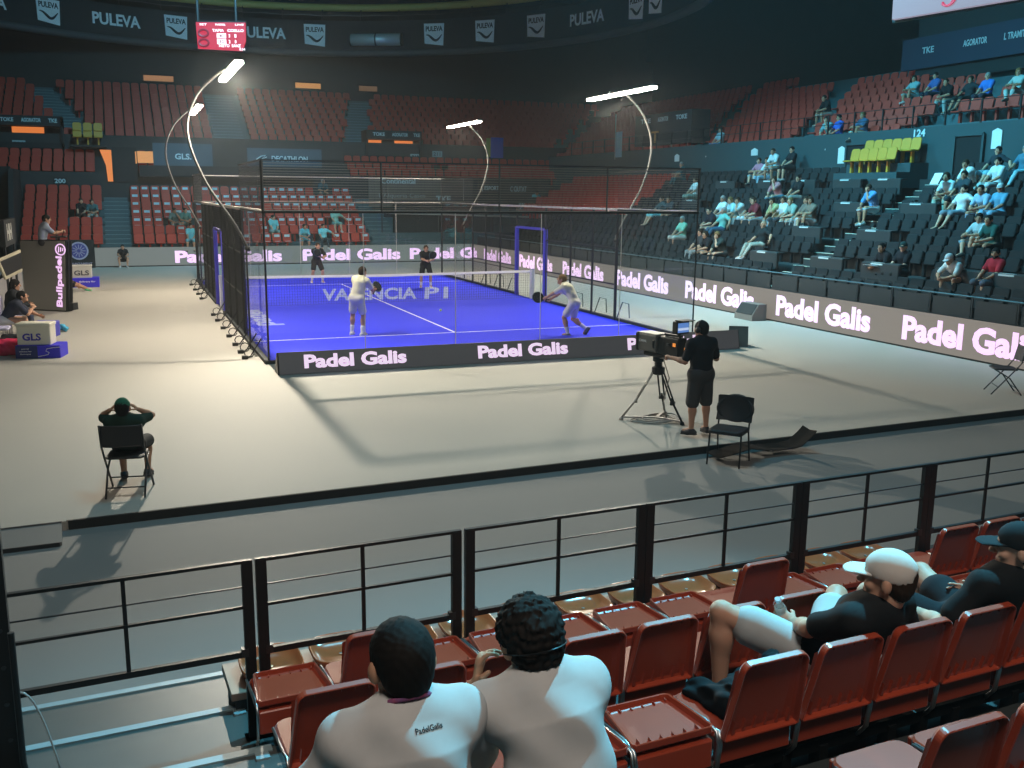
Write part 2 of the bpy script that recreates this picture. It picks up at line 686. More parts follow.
def torso(F, S, o=0., arms=0., k=.03, hem=-.02):
    kk, fat = S.k, S.fat
    fl = (S.fw, .74)
    F.cone(S.hip[1], S.hip[-1], (.105 * fat + o) * kk, (.105 * fat + o) * kk, k, (S.fw, .95))
    F.cone(S.H + S.up * .02 * kk, S.mid, (.142 * fat + o) * kk, (.140 * fat + o) * kk, .05, fl)
    F.cone(S.mid, S.chest, (.142 * fat + o) * kk, (.158 + o) * kk, .05, (S.fw2, .74))
    F.cone(S.chest, S.mid + S.up2 * .235 * kk, (.158 + o) * kk, (.115 + o) * kk, .05, (S.fw2, .68))
    if o > 0:     # cloth bridges the hollows of the back
        F.cone(S.sh[1] - S.rt2 * .03 * kk - S.up2 * .03 * kk, S.sh[-1] + S.rt2 * .03 * kk - S.up2 * .03 * kk, (.082 + o) * kk, (.082 + o) * kk, .06, (S.up2, .95))
        F.cone(S.nb - S.up2 * .03 * kk, S.chest, (.075 + o) * kk, (.13 + o) * kk, .06)
    for g in (1, -1):
        F.cone(S.sh[g], S.mid + S.up2 * .23 * kk, (.058 + o) * kk, (.07 + o) * kk, .04)
        F.cone(S.sh[g] - S.rt2 * .02 * g * kk, S.nb + S.up2 * .015 * kk, (.048 + o * .8) * kk, (.05 + o * .3) * kk, .035)


def hand(F, wrist, d, n, g, curl=.5, spread=.12, k=1., thumb=.7):
    """five separate fingers; d = pointing direction, n = palm normal, g = +1 right, -1 left"""
    d = nrm(d)
    n = nrm(np.array(n, float) - d * (np.array(n, float) @ d))
    sd = np.cross(d, n) * g          # towards the thumb
    w_ = np.array(wrist)
    F.cone(w_, w_ + d * .085 * k, .026 * k, .036 * k, .012, (n, .48))
    for i in range(4):
        off = (.029 - .0195 * i)
        L = (.92, 1., .94, .74)[i]
        p = w_ + (d * (.088 - .004 * abs(i - 1)) + sd * off) * k
        ang = 0
        dr = nrm(d + sd * spread * (1.2 - i) * .6)
        r = .0092 * k
        for j, ln in enumerate((.043, .027, .022)):
            ang += curl * (.75, 1.05, .8)[j] + .05 * i * curl
            v = dr * math.cos(ang) + n * math.sin(ang)
            q = p + v * ln * L * k
            F.cone(p, q, r, r * .9, .003)
            p, r = q, r * .9
    p = w_ + (d * .022 + sd * .024 + n * .006) * k
    v = nrm(d * .62 + sd * (.75 - .3 * curl) + n * thumb * curl)
    q = p + v * .042 * k
    F.cone(p, q, .0135 * k, .0105 * k, .008)
    v2 = nrm(v + d * .35 + n * thumb * curl * .8 - sd * .35)
    F.cone(q, q + v2 * .032 * k, .0105 * k, .0085 * k, .004)


def head(F, S, ears=True):
    k, M, c = S.hk, S.hM, S.hl
    F.cone(S.nb - S.up2 * .02 * k, c(0, -.022, -.07), .06 * k, .055 * k, .03)
    F.ell(c(0, -.012, .032), np.array((.076, .097, .088)) * k, M, .02)
    F.ell(c(0, .022, -.045), np.array((.060, .066, .078)) * k, M, .03)
    F.ell(c(0, .062, -.098), np.array((.028, .024, .02)) * k, M, .025)      # chin
    F.ell(c(0, .072, .038), np.array((.052, .02, .012)) * k, M, .02)         # brow
    for g in (1, -1):
        F.ell(c(.032 * g, .094, .012), np.array((.017, .016, .012)) * k, M, .012, sub=True)
        F.ell(c(.031 * g, .078, .012), np.array((.0125, .0125, .0125)) * k, M, .002)
        F.ell(c(.043 * g, .062, -.022), np.array((.022, .022, .02)) * k, M, .02)
        if ears:
            F.ell(c(.079 * g, -.012, -.004), np.array((.020, .021, .034)) * k, M, .006)
    F.cone(c(0, .086, .022), c(0, .112, -.018), .009 * k, .014 * k, .012)
    F.ell(c(.011, .1, -.022), np.array((.009, .01, .008)) * k, M, .006)
    F.ell(c(-.011, .1, -.022), np.array((.009, .01, .008)) * k, M, .006)
    F.ell(c(0, .083, -.055), np.array((.023, .012, .0055)) * k, M, .005)
    F.ell(c(0, .081, -.066), np.array((.02, .012, .006)) * k, M, .005)


def limb_arm(F, S, g, o=0., frac=2.):
    """frac 1 = to the elbow, 2 = to the wrist"""
    k = S.k
    a, b, c = S.sh[g], S.el[g], S.wr[g]
    m = S.P.get('arm_thick', 1.)
    if frac <= 1:
        F.cone(a, a + (b - a) * frac, (.056 * m + o) * k, ((.056 - .014 * frac) * m + o * 1.5) * k, .03)
        return
    F.cone(a, b, (.054 * m + o) * k, (.041 * m + o) * k, .03)
    e = b + (c - b) * min(frac - 1, 1)
    f = min(frac - 1, 1)
    F.cone(b, b + (e - b) * .35, (.041 * m + o) * k, (.043 * m + o) * k, .02)
    F.cone(b + (e - b) * .3, e, (.043 * m + o) * k, ((.043 - .016 * f) * m + o) * k, .02)


def limb_leg(F, S, g, o=0., frac=2.):
    k = S.k
    a, b, c = S.hip[g], S.kn[g], S.an[g]
    if frac <= 1:
        F.cone(a, a + (b - a) * frac, (.09 * S.fat + o) * k, ((.09 - .03 * frac) * S.fat + o * 2.) * k, .03)
        return
    F.cone(a, b, (.088 * S.fat + o) * k, (.056 + o) * k, .03)
    f = min(frac - 1, 1)
    e = b + (c - b) * f
    F.cone(b, b + (c - b) * min(.3, f), (.055 + o) * k, (.056 + o) * k, .02)
    if f > .3:
        F.cone(b + (c - b) * .28, e, (.057 + o) * k, ((.057 - .022 * f) + o) * k, .02)
        if o < .012:
            bk = nrm(np.cross(np.cross(c - b, S.ft[g]), c - b)) * -1
            F.ell(b + (c - b) * .32 + bk * .014 * k, np.array((.05, .05, .09)) * k * np.array((1, 1, 1)), None, .03)


def body_field(S, hands=None, detail=True):
    F = Field()
    torso(F, S, -.006)
    head(F, S)
    for g, c in ((1, 'R'), (-1, 'L')):
        limb_arm(F, S, g)
        limb_leg(F, S, g)
        fa = S.wr[g] - S.el[g]
        hd = S.P.get('hand' + c, {})
        hand(F, S.wr[g], hd.get('d', fa), hd.get('n', S.rt2 * -g + S.fw2 * .2), g, hd.get('curl', .45), hd.get('spread', .12), S.k)
        F.cone(S.an[g], S.an[g] + S.ft[g] * .13 * S.k - np.array((0, 0, .02)), .034 * S.k, .026 * S.k, .02)
    return F


def shoe_fields(S, g):
    k = S.k
    f = S.ft[g]
    dn = nrm(np.cross(np.cross(f, S.an[g] - S.kn[g]), f))
    A = S.an[g] + dn * .045 * k
    F = Field()
    F.cone(A - f * .045 * k, A + f * .14 * k, .042 * k, .036 * k, .02, (dn, .95))
    F.cone(S.an[g] + dn * .01 * k, A + f * .06 * k, .047 * k, .042 * k, .03)
    F.cut(S.an[g] - dn * .012 * k, -dn)
    G = Field()
    B = A + dn * .026 * k
    G.cone(B - f * .05 * k, B + f * .145 * k, .044 * k, .04 * k, .02, (dn, .36))
    return F, G


def hair_field(S, style):
    k, M, c = S.hk, S.hM, S.hl
    F = Field()
    t = {'short': .010, 'crop': .005, 'curly': .022, 'bob': .014, 'long': .012, 'bun': .006, 'pony': .008}[style]
    F.ell(c(0, -.014, .034), (np.array((.077, .098, .089)) + t) * k, M, .02)
    F.ell(c(0, -.052, -.02), (np.array((.060, .052, .062)) + t * .6) * k, M, .03)
    if style in ('long', 'pony'):
        for x in ((-.03, 0, .03) if style == 'long' else (0,)):
            F.cone(c(x, -.085, .0), c(x * 1.6, -.115, -.24), .045 * k, .03 * k, .03)
        if style == 'long':
            for g in (1, -1):
                F.cone(c(.07 * g, -.02, .0), c(.085 * g, -.02, -.2), .028 * k, .022 * k, .03)
    if style == 'bob':
        for g in (1, -1):
            F.cone(c(.07 * g, -.025, .0), c(.07 * g, -.02, -.09), .03 * k, .025 * k, .03)
    if style == 'bun':
        F.ell(c(0, -.13, .04), np.array((.042, .042, .042)) * k, M, .015)
    F.ell(c(0, .115, -.035), np.array((.082, .085, .092)) * k, M, .012, sub=True)
    if style in ('short', 'crop', 'curly'):
        for g in (1, -1):
            F.ell(c(.092 * g, .004, -.045), np.array((.034, .05, .062)) * k, M, .008, sub=True)
        F.cut(c(0, -.05, -.078), M.T @ np.array((0, .25, -1)))
    if S.P.get('capped'):
        F.cut(c(0, .0, 0), M.T @ np.array((0, 1, .2)))
    if style == 'curly':
        q = 2 * PI / (.03 * k)
        F.noise = lambda x, y, z: .0055 * (np.sin(q * x + 1.7 * np.sin(q * .5 * z)) * np.sin(q * y + np.sin(q * .6 * x)) + np.sin(q * z + 2 * np.sin(q * .45 * y)) * .7)
    elif style in ('short', 'crop'):
        F.noise = lambda x, y, z: .0022 * np.sin(230 * x + 40 * z + 2 * np.sin(90 * y)) * np.sin(210 * y + 90 * z)
    return F


def cap_fields(S):
    k, M, c = S.hk, S.hM, S.hl
    F = Field()
    F.ell(c(0, -.010, .042), np.array((.087, .108, .094)) * k, M, .02)
    F.ell(c(0, .125, .025), np.array((.09, .045, .05)) * k, M, .006, sub=True)
    F.cut(c(0, -.01, .018), M.T @ np.array((0, .12, -1)))
    F.ell(c(0, -.122, .036), np.array((.036, .04, .024)) * k, M, .004, sub=True)
    B = Field()
    for x in (-.045, -.015, .015, .045):
        B.cone(c(x, .06, .03), c(x * .95, .155 - 8 * x * x, .021), .03 * k, .026 * k, .01, (M.T @ np.array((0, 0, 1)), .24))
    return F, B


FAB = {}


def fabric(col, rough=.85):
    key = tuple(round(c, 3) for c in col)
    if key not in FAB:
        FAB[key] = mat('fabric_%d' % len(FAB), col, rough, noise=.08, nscale=40, spec=.2)
    return FAB[key]


def skin_mat(col):
    key = ('s',) + tuple(round(c, 3) for c in col)
    if key not in FAB:
        FAB[key] = mat('skin_%d' % len(FAB), col, .55, noise=.12, nscale=25, spec=.35)
    return FAB[key]


M_EYE = mat('eye_dark', (.01, .008, .006), .2)
M_LIP = mat('lip', (.30, .09, .07), .5)
PCACHE = {}
SKIN = (.50, .27, .17)
HAIRC = {'black': (.012, .010, .009), 'brown': (.04, .022, .012), 'fair': (.22, .13, .05), 'grey': (.35, .34, .33), 'white': (.6, .6, .58)}


def wrinkle(amp, q=1.):
    return lambda x, y, z: amp * (np.sin(q * (23 * z + 9 * x + 2.2 * np.sin(7 * x + 5 * y))) * np.cos(q * (11 * y - 7 * z + 3 * x)) +
                                  .6 * np.sin(q * (31 * x + 13 * z)) * np.sin(q * (19 * z + 8 * y)))


def person(label, loc, rotz, pose, top=(.7, .7, .7), sleeve=.62, bottom=(.03, .03, .035), legs='shorts', shoes=(.7, .7, .7), hair='short',
           hairc='black', skin=SKIN, cap=None, socks=None, h=.007, key=None, cat='person', group=None, hem=.1, short_len=.8, wr=.0025, beard=False):
    """one continuous body; clothing and hair are its children"""
    if cap:
        pose = dict(pose, capped=True)
        key = key + 'cap' if key else None
    S = Skel(pose)
    root = thing('person', label, cat, loc, rotz, group)
    k = S.k

    def part(nm, mk, m, name):
        kk = (key, nm) if key else None
        if kk and kk in PCACHE:
            me = PCACHE[kk]
        else:
            r = mk()
            me = r.mesh(h if nm != 'sole' else h, name) if isinstance(r, Field) else r
            if kk:
                PCACHE[kk] = me
        if not me.materials:
            me.materials.append(m)
        o = link(name, me, root)
        sl = o.material_slots[0]
        sl.link = 'OBJECT'
        sl.material = m
        return o

    def mk_body():
        me = body_field(S).mesh(h, 'body')
        me.materials.append(skin_mat(skin))
        me.materials.append(M_EYE)
        me.materials.append(M_LIP)
        n = len(me.polygons)
        ce = np.zeros(n * 3)
        me.polygons.foreach_get('center', ce)
        L = ((ce.reshape(-1, 3) - S.hc) @ S.hM.T) / S.hk
        mi = np.zeros(n, int)
        for g in (1, -1):
            mi[(((L - (.032 * g, .092, .012)) / (.0085, .018, .0055)) ** 2).sum(1) < 1] = 1
            mi[(((L - (.034 * g, .09, .034)) / (.016, .022, .003)) ** 2).sum(1) < 1] = 1
        mi[(((L - (0, .095, -.06)) / (.022, .03, .009)) ** 2).sum(1) < 1] = 2
        if beard:
            mi[(L[:, 1] > .0) & (L[:, 2] < -.04) & (L[:, 2] > -.13) & (((L - (0, .095, -.06)) / (.022, .03, .009)) ** 2).sum(1).__gt__(1)] = 1
        me.polygons.foreach_set('material_index', mi)
        return me

    b = part('body' + str(beard), mk_body, skin_mat(skin), 'body')

    def mk_top():
        F = Field()
        torso(F, S, .012)
        for g in (1, -1):
            limb_arm(F, S, g, .014, sleeve)
            if sleeve < 1:
                e = S.sh[g] + (S.el[g] - S.sh[g]) * sleeve
        F.cut(S.H - S.up * hem * k, -S.up)
        if wr:
            F.noise = wrinkle(wr)
        return F
    shirt = part('top%s%s' % (sleeve, hem), mk_top, fabric(top), 'shirt')

    def mk_bot():
        F = Field()
        fr = {'shorts': short_len, 'trousers': 1.93, 'long_shorts': 1.0}[legs]
        o = .016 if legs != 'trousers' else .014
        F.cone(S.hip[1], S.hip[-1], (.112 * S.fat + .008) * k, (.112 * S.fat + .008) * k, .03)
        F.cone(S.H, S.H + S.up * .06 * k, (.145 * S.fat + .006) * k, (.14 * S.fat + .006) * k, .04, (S.fw, .76))
        for g in (1, -1):
            limb_leg(F, S, g, o, fr)
        F.cut(S.H + S.up * .09 * k, S.up)
        if wr:
            F.noise = wrinkle(wr * .8)
        return F
    part('bot' + legs, mk_bot, fabric(bottom), 'trousers' if legs == 'trousers' else 'shorts')
    for g in (1, -1):
        part('shoe%d' % g, lambda: shoe_fields(S, g)[0], fabric(shoes, .6), 'shoe')
        part('sole%d' % g, lambda: shoe_fields(S, g)[1], fabric((.5, .5, .5) if sum(shoes) > 1 else (.05, .05, .05), .6), 'shoe_sole')
        if socks:
            def mk_sock():
                F = Field()
                F.cone(S.an[g], S.an[g] + (S.kn[g] - S.an[g]) * .36, .043 * k, .054 * k, .01)
                return F
            part('sock%d' % g, mk_sock, fabric(socks), 'sock')
    if hair:
        part('hair' + hair, lambda: hair_field(S, hair), mat('hair_' + hairc, HAIRC[hairc], .8, noise=.4, nscale=60, spec=.2), 'hair')
    if cap:
        part('cap', lambda: cap_fields(S)[0], fabric(cap), 'cap')
        part('brim', lambda: cap_fields(S)[1], fabric(cap), 'cap_brim')
    return root, S


# ================================================================ the setting
NA = .045
NM = Matrix.Rotation(NA, 4, 'Z')


def N(s, e, z=0):
    return NM @ V((s, e, z))


b = MB()
b.box((11.13, 9.7, -.05), (29.74, 37.2, .1)); b.box((-10.87, 9.73, -.05), (14.26, 37.34, .1))
b.v = [tuple(NM @ V(v)) if v[1] < 0 else v for v in b.v]
struct('floor', b, M_CARPET)
b = MB()
b.box((8, 6, -.2), (70, 100, .2))
struct('floor_lower', b, M_CARPET2)
# shade under the platform edge, put in as a dark strip
b = MB()
b.bar(N(-3.72, -8.93, -.048), N(18, -8.93, -.048), .03, .1)
struct('trim_1', b, M_DARK)
# carpeted ramp left of the edge shade strip
b = MB()
b.prism([(-8.94, -.001), (-9.42, -.06), (-9.42, -.1), (-8.94, -.1)], -7.4, -3.78, 0, T=NM)
struct('floor_ramp', b, M_CARPET2)
b = MB(); b.bar(N(-7.4, -9.43, -.08), N(-3.8, -9.43, -.08), .02, .045); b.bar(N(-7.4, -8.95, .003), N(-3.78, -8.95, .003), .03, .004)
struct('trim_2', b, M_DSTEEL)

# hall shell
b = MB(); b.box((8, 47.5, 8), (70, .4, 18)); struct('wall_back', b, M_CONCD)
b = MB(); b.box((35, 6, 8), (.4, 90, 18)); struct('wall_right', b, M_CONCD)
b = MB(); b.box((-24, 6, 8), (.4, 90, 18)); struct('wall_left', b, M_CONCD)
b = MB(); b.box((8, -32, 8), (70, .4, 18)); struct('wall_front', b, M_CONCD)
b = MB(); b.box((8, 6, 17.2), (70, 100, .4)); struct('ceiling', b, M_CONCD)

# thin haze that hangs in the hall air
hm = bpy.data.materials.new('hall_haze')
hm.use_nodes = True
hm.node_tree.nodes.clear()
vs_ = hm.node_tree.nodes.new('ShaderNodeVolumeScatter')
vs_.inputs['Color'].default_value = (.9, .97, 1, 1)
vs_.inputs['Density'].default_value = HAZE
vs_.inputs['Anisotropy'].default_value = .5
ho_ = hm.node_tree.nodes.new('ShaderNodeOutputMaterial')
hm.node_tree.links.new(vs_.outputs[0], ho_.inputs['Volume'])
if HAZE > 0:
    b = MB(); b.box((6, 7, 8.2), (56, 76, 17))
    o = b.obj('haze', hm)
    o['kind'] = 'stuff'
    o['label'] = 'thin haze hanging in the air of the hall'
    o['category'] = 'haze'

# right stand: nine lower rows, parapet, upper rows
b = MB()
for i in range(10):
    x0 = 14.72 + .75 * i
    ym = 28.6 + (x0 - 14.72)
    b.box(((x0 + 22.2) / 2, (ym - 10) / 2, (.65 + .375 * i) / 2 - .1), (22.2 - x0, ym + 10, .65 + .375 * i + .2))
struct('floor_right_terrace', b, M_CONCD)
b = MB()
b.box((21.9, 12.8, 2.8), (.24, 45.6, 5.8))
struct('wall_right_parapet', b, M_TEALW)
b = MB()
for j in range(11):
    x0 = 22.02 + .75 * j
    ym = 36 + (x0 - 22.02)
    b.box(((x0 + 34) / 2, (ym - 10) / 2, (5.15 + .375 * j) / 2), (34 - x0, ym + 10, 5.15 + .375 * j))
struct('floor_right_upper_terrace', b, M_TEALF)
# far stand
b = MB()
for i in range(7):
    y0 = 28.62 + .75 * i
    xm = 14.9 + (y0 - 28.62)
    b.box(((xm - 7.1) / 2, (y0 + 34) / 2, (.65 + .375 * i) / 2 - .1), (xm + 7.1, 34 - y0, .65 + .375 * i + .2))
struct('floor_far_terrace', b, M_TEALF)
b = MB()
b.box((4, 34.0, 2.1), (34, .3, 4.5))
struct('wall_far_parapet', b, M_CONCD)
b = MB()
for j in range(3):
    y0 = 34.15 + .75 * j
    b.box((5, (y0 + 37) / 2, (4.0 + .36 * j) / 2), (38, 37 - y0, 4.0 + .36 * j))
struct('floor_far_middle_terrace', b, M_CONCD)
b = MB()
b.box((2, 36.55, 3), (46, .3, 6.6))
struct('wall_far_upper', b, M_CONCD)
b = MB()
for j in range(10):
    y0 = 36.75 + .75 * j
    b.box((2, (y0 + 47) / 2, (5.85 + .375 * j) / 2), (50, 47 - y0, 5.85 + .375 * j))
struct('floor_far_upper_terrace', b, M_TEALF)
# dark curtain that closes the left end of the far stand
b = MB()
b.prism([(28.3, -.1), (34, -.1), (34, 4.4), (30.5, 4.4), (28.3, 1.2)], -7.35, -7.15, 0)
b.box((-11, 31, 2.2), (7.4, .3, 4.6))
struct('wall_curtain', b, M_DARK)
# near terrace
EF = lambda r: -14.16 - .82 * r
ZD = lambda r: .33 + .178 * r
SEAT_S0 = -2.757
b = MB()
for r in range(-1, 8):
    z = ZD(r)
    b.box((3.245, (EF(r) - 30) / 2, z / 2 - .1), (11.81, EF(r) + 30, z + .2), T=NM)
struct('floor_near_terrace', b, M_CONCD)
b = MB()
for r in range(-1, 8):
    z = ZD(r)
    b.box((-3.71, (EF(r) + .07 - 30) / 2, z / 2 - .1), (2.10, EF(r) + .07 + 30, z + .2), T=NM)
struct('floor_aisle_steps', b, mat('aisle_concrete', (.085, .095, .092), .45, noise=.3, nscale=3, bump=.1))
for r in range(-1, 3):
    b = MB()
    z = ZD(r) + .004
    e = EF(r) + .07
    b.box((-3.70, e - .022, z), (2.04, .05, .012), T=NM)
    b.box((-3.70, e + .004, z - .02), (2.04, .012, .05), T=NM)
    if r >= 0:
        b.box((-2.74, e - .06, z + .001), (.07, .11, .012), T=NM)
    o = struct('trim_%d' % (r + 4), b, M_NOSE)

# ---------------------------------------------------------------- roof ring, banners, ceiling gear
RC = V((4, 25, 0))


def ring_pt(a, r, z):
    return RC + V((r * math.cos(a), r * math.sin(a), z))


b = MB()
NS = 48
a0, a1 = -.35, PI + .25
for i in range(NS):
    p, q = a0 + (a1 - a0) * i / NS, a0 + (a1 - a0) * (i + 1) / NS
    for (ra, za, zb, rb) in ((18.9, 12.15, 13.9, 19.1),):
        vs = [ring_pt(p, ra, za), ring_pt(q, ra, za), ring_pt(q, ra, zb), ring_pt(p, ra, zb),
              ring_pt(p, rb, za), ring_pt(q, rb, za), ring_pt(q, rb, zb), ring_pt(p, rb, zb)]
        b.add(vs, [(3, 2, 1, 0), (4, 5, 6, 7), (0, 1, 5, 4), (2, 3, 7, 6)])
struct('trim_ring', b, mat('ring_cloth', (.016, .024, .028), .8))
arc = [a0 + (a1 - a0) * i / 60 for i in range(61)]
b = MB(); b.tube([ring_pt(a, 19.0, 12.0) for a in arc], .22, 8)
struct('trim_ring_tube', b, mat('ring_grey', (.06, .07, .075), .6), True)
b = MB(); b.tube([ring_pt(a, 19.4, 14.75) for a in arc], .22, 8)
struct('trim_ring_top_tube', b, mat('ring_olive', (.50, .44, .13), .6), True)
b = MB()
for i in range(0, 60, 2):
    a = arc[i]
    b.tube([ring_pt(a, 19.1, 13.9), ring_pt(a, 19.3, 14.7)], .035, 5)
    b.tube([ring_pt(a, 19.0, 14.2), ring_pt(arc[i + 1], 19.0, 14.25), ring_pt(arc[min(i + 2, 60)], 19.0, 14.2)], .025, 5)
struct('trim_ring_truss', b, M_DSTEEL)
t = thing('ventilation_duct', 'silver cylinder duct on the dark roof ring between small white banners', 'duct')
a_ = math.atan2(36.8 - 25, 11.08 - 4) + .06
m_ = frame_mat(ring_pt(a_, 18.6, 12.75), (math.sin(a_), -math.cos(a_), 0), (0, 0, 1))
b = MB(); b.tube([(-1.6, 0, 0), (1.6, 0, 0)], .36, 16, T=m_); b.obj('duct_body', mat('duct_silver', (.55, .66, .68), .4, .35), t, True)
b = MB()
for x in (-1.6, 0, 1.6):
    b.tube([(x - .04, 0, 0), (x + .04, 0, 0)], .39, 16, T=m_)
b.obj('duct_flange', M_DSTEEL, t)

M_BAN = mat('banner_white', (.78, .86, .90), .7)
M_BTXT = mat('banner_letters', (.75, .85, .88), .7)
M_BDARK = mat('banner_ink', (.012, .02, .024), .7)
ban = [(-8.6, 38.9, 'w'), (-5.3, 40.5, 'l'), (-1.98, 41.9, 'w'), (1.18, 42.6, 'l'), (6.1, 44.2, 'w'), (9.17, 43.3, 'l'), (15.36, 39.2, 'l'),
       (18.04, 37.2, 'l'), (20.42, 34.5, 'l'), (21.97, 31, 'w'), (22.47, 26.9, 'l'), (23.39, 25.1, 'l')]
PL = {0: 'leftmost large PULEVA word banner, cut by the left picture edge', 1: 'leftmost white PULEVA emblem banner on the roof ring',
      2: 'PULEVA word banner left of the red scoreboard', 3: 'white PULEVA emblem banner partly hidden behind the scoreboard', 4: 'PULEVA word banner just right of the red scoreboard',
      5: 'white PULEVA emblem banner left of the silver duct', 6: 'white PULEVA emblem banner first right of the silver duct', 7: 'white PULEVA emblem banner second right of the silver duct',
      8: 'white PULEVA emblem banner third right of the silver duct', 9: 'PULEVA word banner on the right part of the roof ring',
      10: 'white PULEVA emblem banner right of the right word banner', 11: 'rightmost white PULEVA emblem banner on the roof ring'}
for i, (x, y, kd) in enumerate(ban):
    a = math.atan2(y - 25, x - 4)
    rt = V((math.sin(a), -math.cos(a), 0))
    o_ = ring_pt(a, 18.86, 13.05)
    t = thing('banner', PL[i], 'banner', o_, 0, 'PULEVA banners on the roof ring')
    m_ = frame_mat((0, 0, 0), rt, (0, 0, 1))
    if kd == 'w':
        b = MB(); b.box((0, 0, 0), (3.5, 1.3, .03), T=m_); b.obj('banner_cloth', M_BDARK, t)
        text('PULEVA', M_BTXT, t, -a * 0 * rt + m_ @ V((0, 0, .02)), rt, (0, 0, 1), 1., .03, width=2.7, height=.66)
    else:
        b = MB()
        b.prism([(-.62, -.55), (.6, -.7), (.66, .6), (-.66, .62)], -.015, .015, 2, T=m_)
        b.obj('banner_cloth', M_BAN, t)
        text('PULEVA', M_BDARK, t, m_ @ V((0, .3, .02)), rt, (0, 0, 1), .4, .03, width=1.1, height=.3)
        b = MB()
        b.tube([(-.52 + 1.04 * k / 14, -.12 - .16 * math.sin(PI * k / 14) + .12 * math.sin(2 * PI * k / 14 + .6), .02) for k in range(15)], [.02 + .06 * math.sin(PI * k / 14) for k in range(15)], 6, T=m_)
        b.obj('emblem_swoosh', M_BDARK, t)

# scoreboard hung under the roof
M_SB = mat('scoreboard_screen', (.02, .01, .01), .5, emit=(.75, .03, .09), estr=.8)
M_SBW = mat('scoreboard_text', (.5, .5, .5), .5, emit=(1, .78, .85), estr=1.2)
M_SBD = mat('scoreboard_dark', (.05, .01, .02), .5, emit=(.3, .01, .03), estr=.6)
t = thing('scoreboard', 'red LED scoreboard with white score digits hung under the roof ring', 'scoreboard', (1.64, 23.7, 9.75))
rt = V((.93, -.36, 0))
m_ = frame_mat((0, 0, 0), rt, (0, 0, 1))
b = MB(); b.prism([(-1.02, .56), (1.02, .56), (1.0, -.16), (.84, -.56), (-.98, -.48)], -.12, 0, 2, T=m_); b.obj('screen_panel', M_SB, t)
b = MB(); b.box((0, .1, -.2), (2.0, 1.1, .12), T=m_); b.tube([(-.98, .5, -.2), (-.98, 3.5, -.2)], .06, 6, T=m_); b.tube([(.6, .5, -.2), (.6, 3.5, -.2)], .05, 6, T=m_); b.obj('housing', M_DSTEEL, t)
for (x, y, tx, wd, ht) in ((.3, .24, 'TAPIA   COELLO', 1.3, .11), (.35, -.36, 'NIETO  SANZ', .9, .12), (-.72, .47, 'SET', .3, .08), (0, .47, 'PADEL', .42, .07), (.78, .47, 'LIVE', .36, .07), (.86, -.5, '0:34', .24, .1)):
    text(tx, M_SBW, t, m_ @ V((x, y, .012)), rt, (0, 0, 1), .2, .02, width=wd, height=ht)
b = MB()
for (x, y) in ((.02, .03), (.02, -.2)):
    b.box((x, y, .008), (.38, .19, .01), T=m_)
b.obj('score_window', M_SBW, t)
b = MB()
for (x, y) in ((-.72, .13), (-.72, -.25)):
    b.tube([(x + .2 * math.cos(k), y + .14 * math.sin(k), .01) for k in np.linspace(0, 2 * PI, 12)[:-1]], .05, 5, T=m_, closed=True)
b.obj('player_emblem', M_SBD, t)
for (x, y, tx) in ((.02, .03, '40'), (.02, -.2, '30')):
    text(tx, M_SBD, t, m_ @ V((x, y, .018)), rt, (0, 0, 1), .2, .02, height=.13, width=.2)
for (x, y, tx) in ((.35, .03, '3'), (.35, -.2, '2'), (.6, .03, '1'), (.6, -.2, '0')):
    text(tx, M_SBW, t, m_ @ V((x, y, .018)), rt, (0, 0, 1), .2, .02, height=.13, width=.07)

# pale screen hung at upper right
t = thing('hanging_screen', 'pale lilac hanging screen with red ball emblem at the upper right', 'screen', (16.57, -.6, 8.9))
m_ = frame_mat((0, 0, 0), (.3, -1, .02), (0, 0, 1))
b = MB(); b.rbox((.0, 0, -.06), (3.2, 1.9, .12), .03, T=m_); b.obj('screen_panel', mat('pale_screen', (.04, .03, .04), .5, emit=(.27, .24, .31), estr=1.), t)
b = MB(); b.box((0, 0, -.16), (3.3, 2.0, .1), T=m_); b.obj('housing', M_BLACK, t)
b = MB()
for k in range(-2, 3):
    b.tube([(-.12 + .2 * math.cos(q) * math.cos(k * .35), -.63 + .2 * math.sin(q), .012) for q in np.linspace(k * .2 - 2.2, k * .2 + 1.6, 12)], .028, 5, T=m_)
b.obj('ball_emblem', mat('emblem_red', (.5, .02, .05), .5, emit=(.4, .02, .06), estr=1.), t)
text('PADEL', mat('screen_grey', (.2, .2, .22), .5), t, m_ @ V((.55, -.6, .01)), (.3, -1, .02), (0, 0, 1), .2, .02, width=.8, height=.16)


# ================================================================ the padel court
t = thing('padel_court', 'blue padel court with white lines and VALENCIA P1 lettering', 'court')
b = MB(); b.box((5, 10, .006), (10, 20, .012)); b.obj('turf', M_TURF, t)
for (c, d) in (((5, 3.05, .0135), (10, .05, .004)), ((5, 16.95, .0135), (10, .05, .004)), ((5, 10, .0135), (.05, 13.9, .004))):
    b = MB(); b.box(c, d); b.obj('court_line', M_WHITE, t)


def skewed_text(txt, quad, bold):
    """lettering stretched over a floor quadrilateral: lower left, lower right, upper left, upper right"""
    me = text_mesh(txt, 1, bold, .001)
    xs = [v.co.x for v in me.vertices]
    ys = [v.co.y for v in me.vertices]
    A, B, C_, D = (V((*p, .0145)) for p in quad)
    for v in me.vertices:
        a = (v.co.x - min(xs)) / (max(xs) - min(xs))
        c = (v.co.y - min(ys)) / (max(ys) - min(ys))
        h = v.co.z
        v.co = (A * (1 - a) + B * a) * (1 - c) + (C_ * (1 - a) + D * a) * c
        v.co.z += h
    me.materials.append(M_LOGO)
    return link('lettering', me, t)


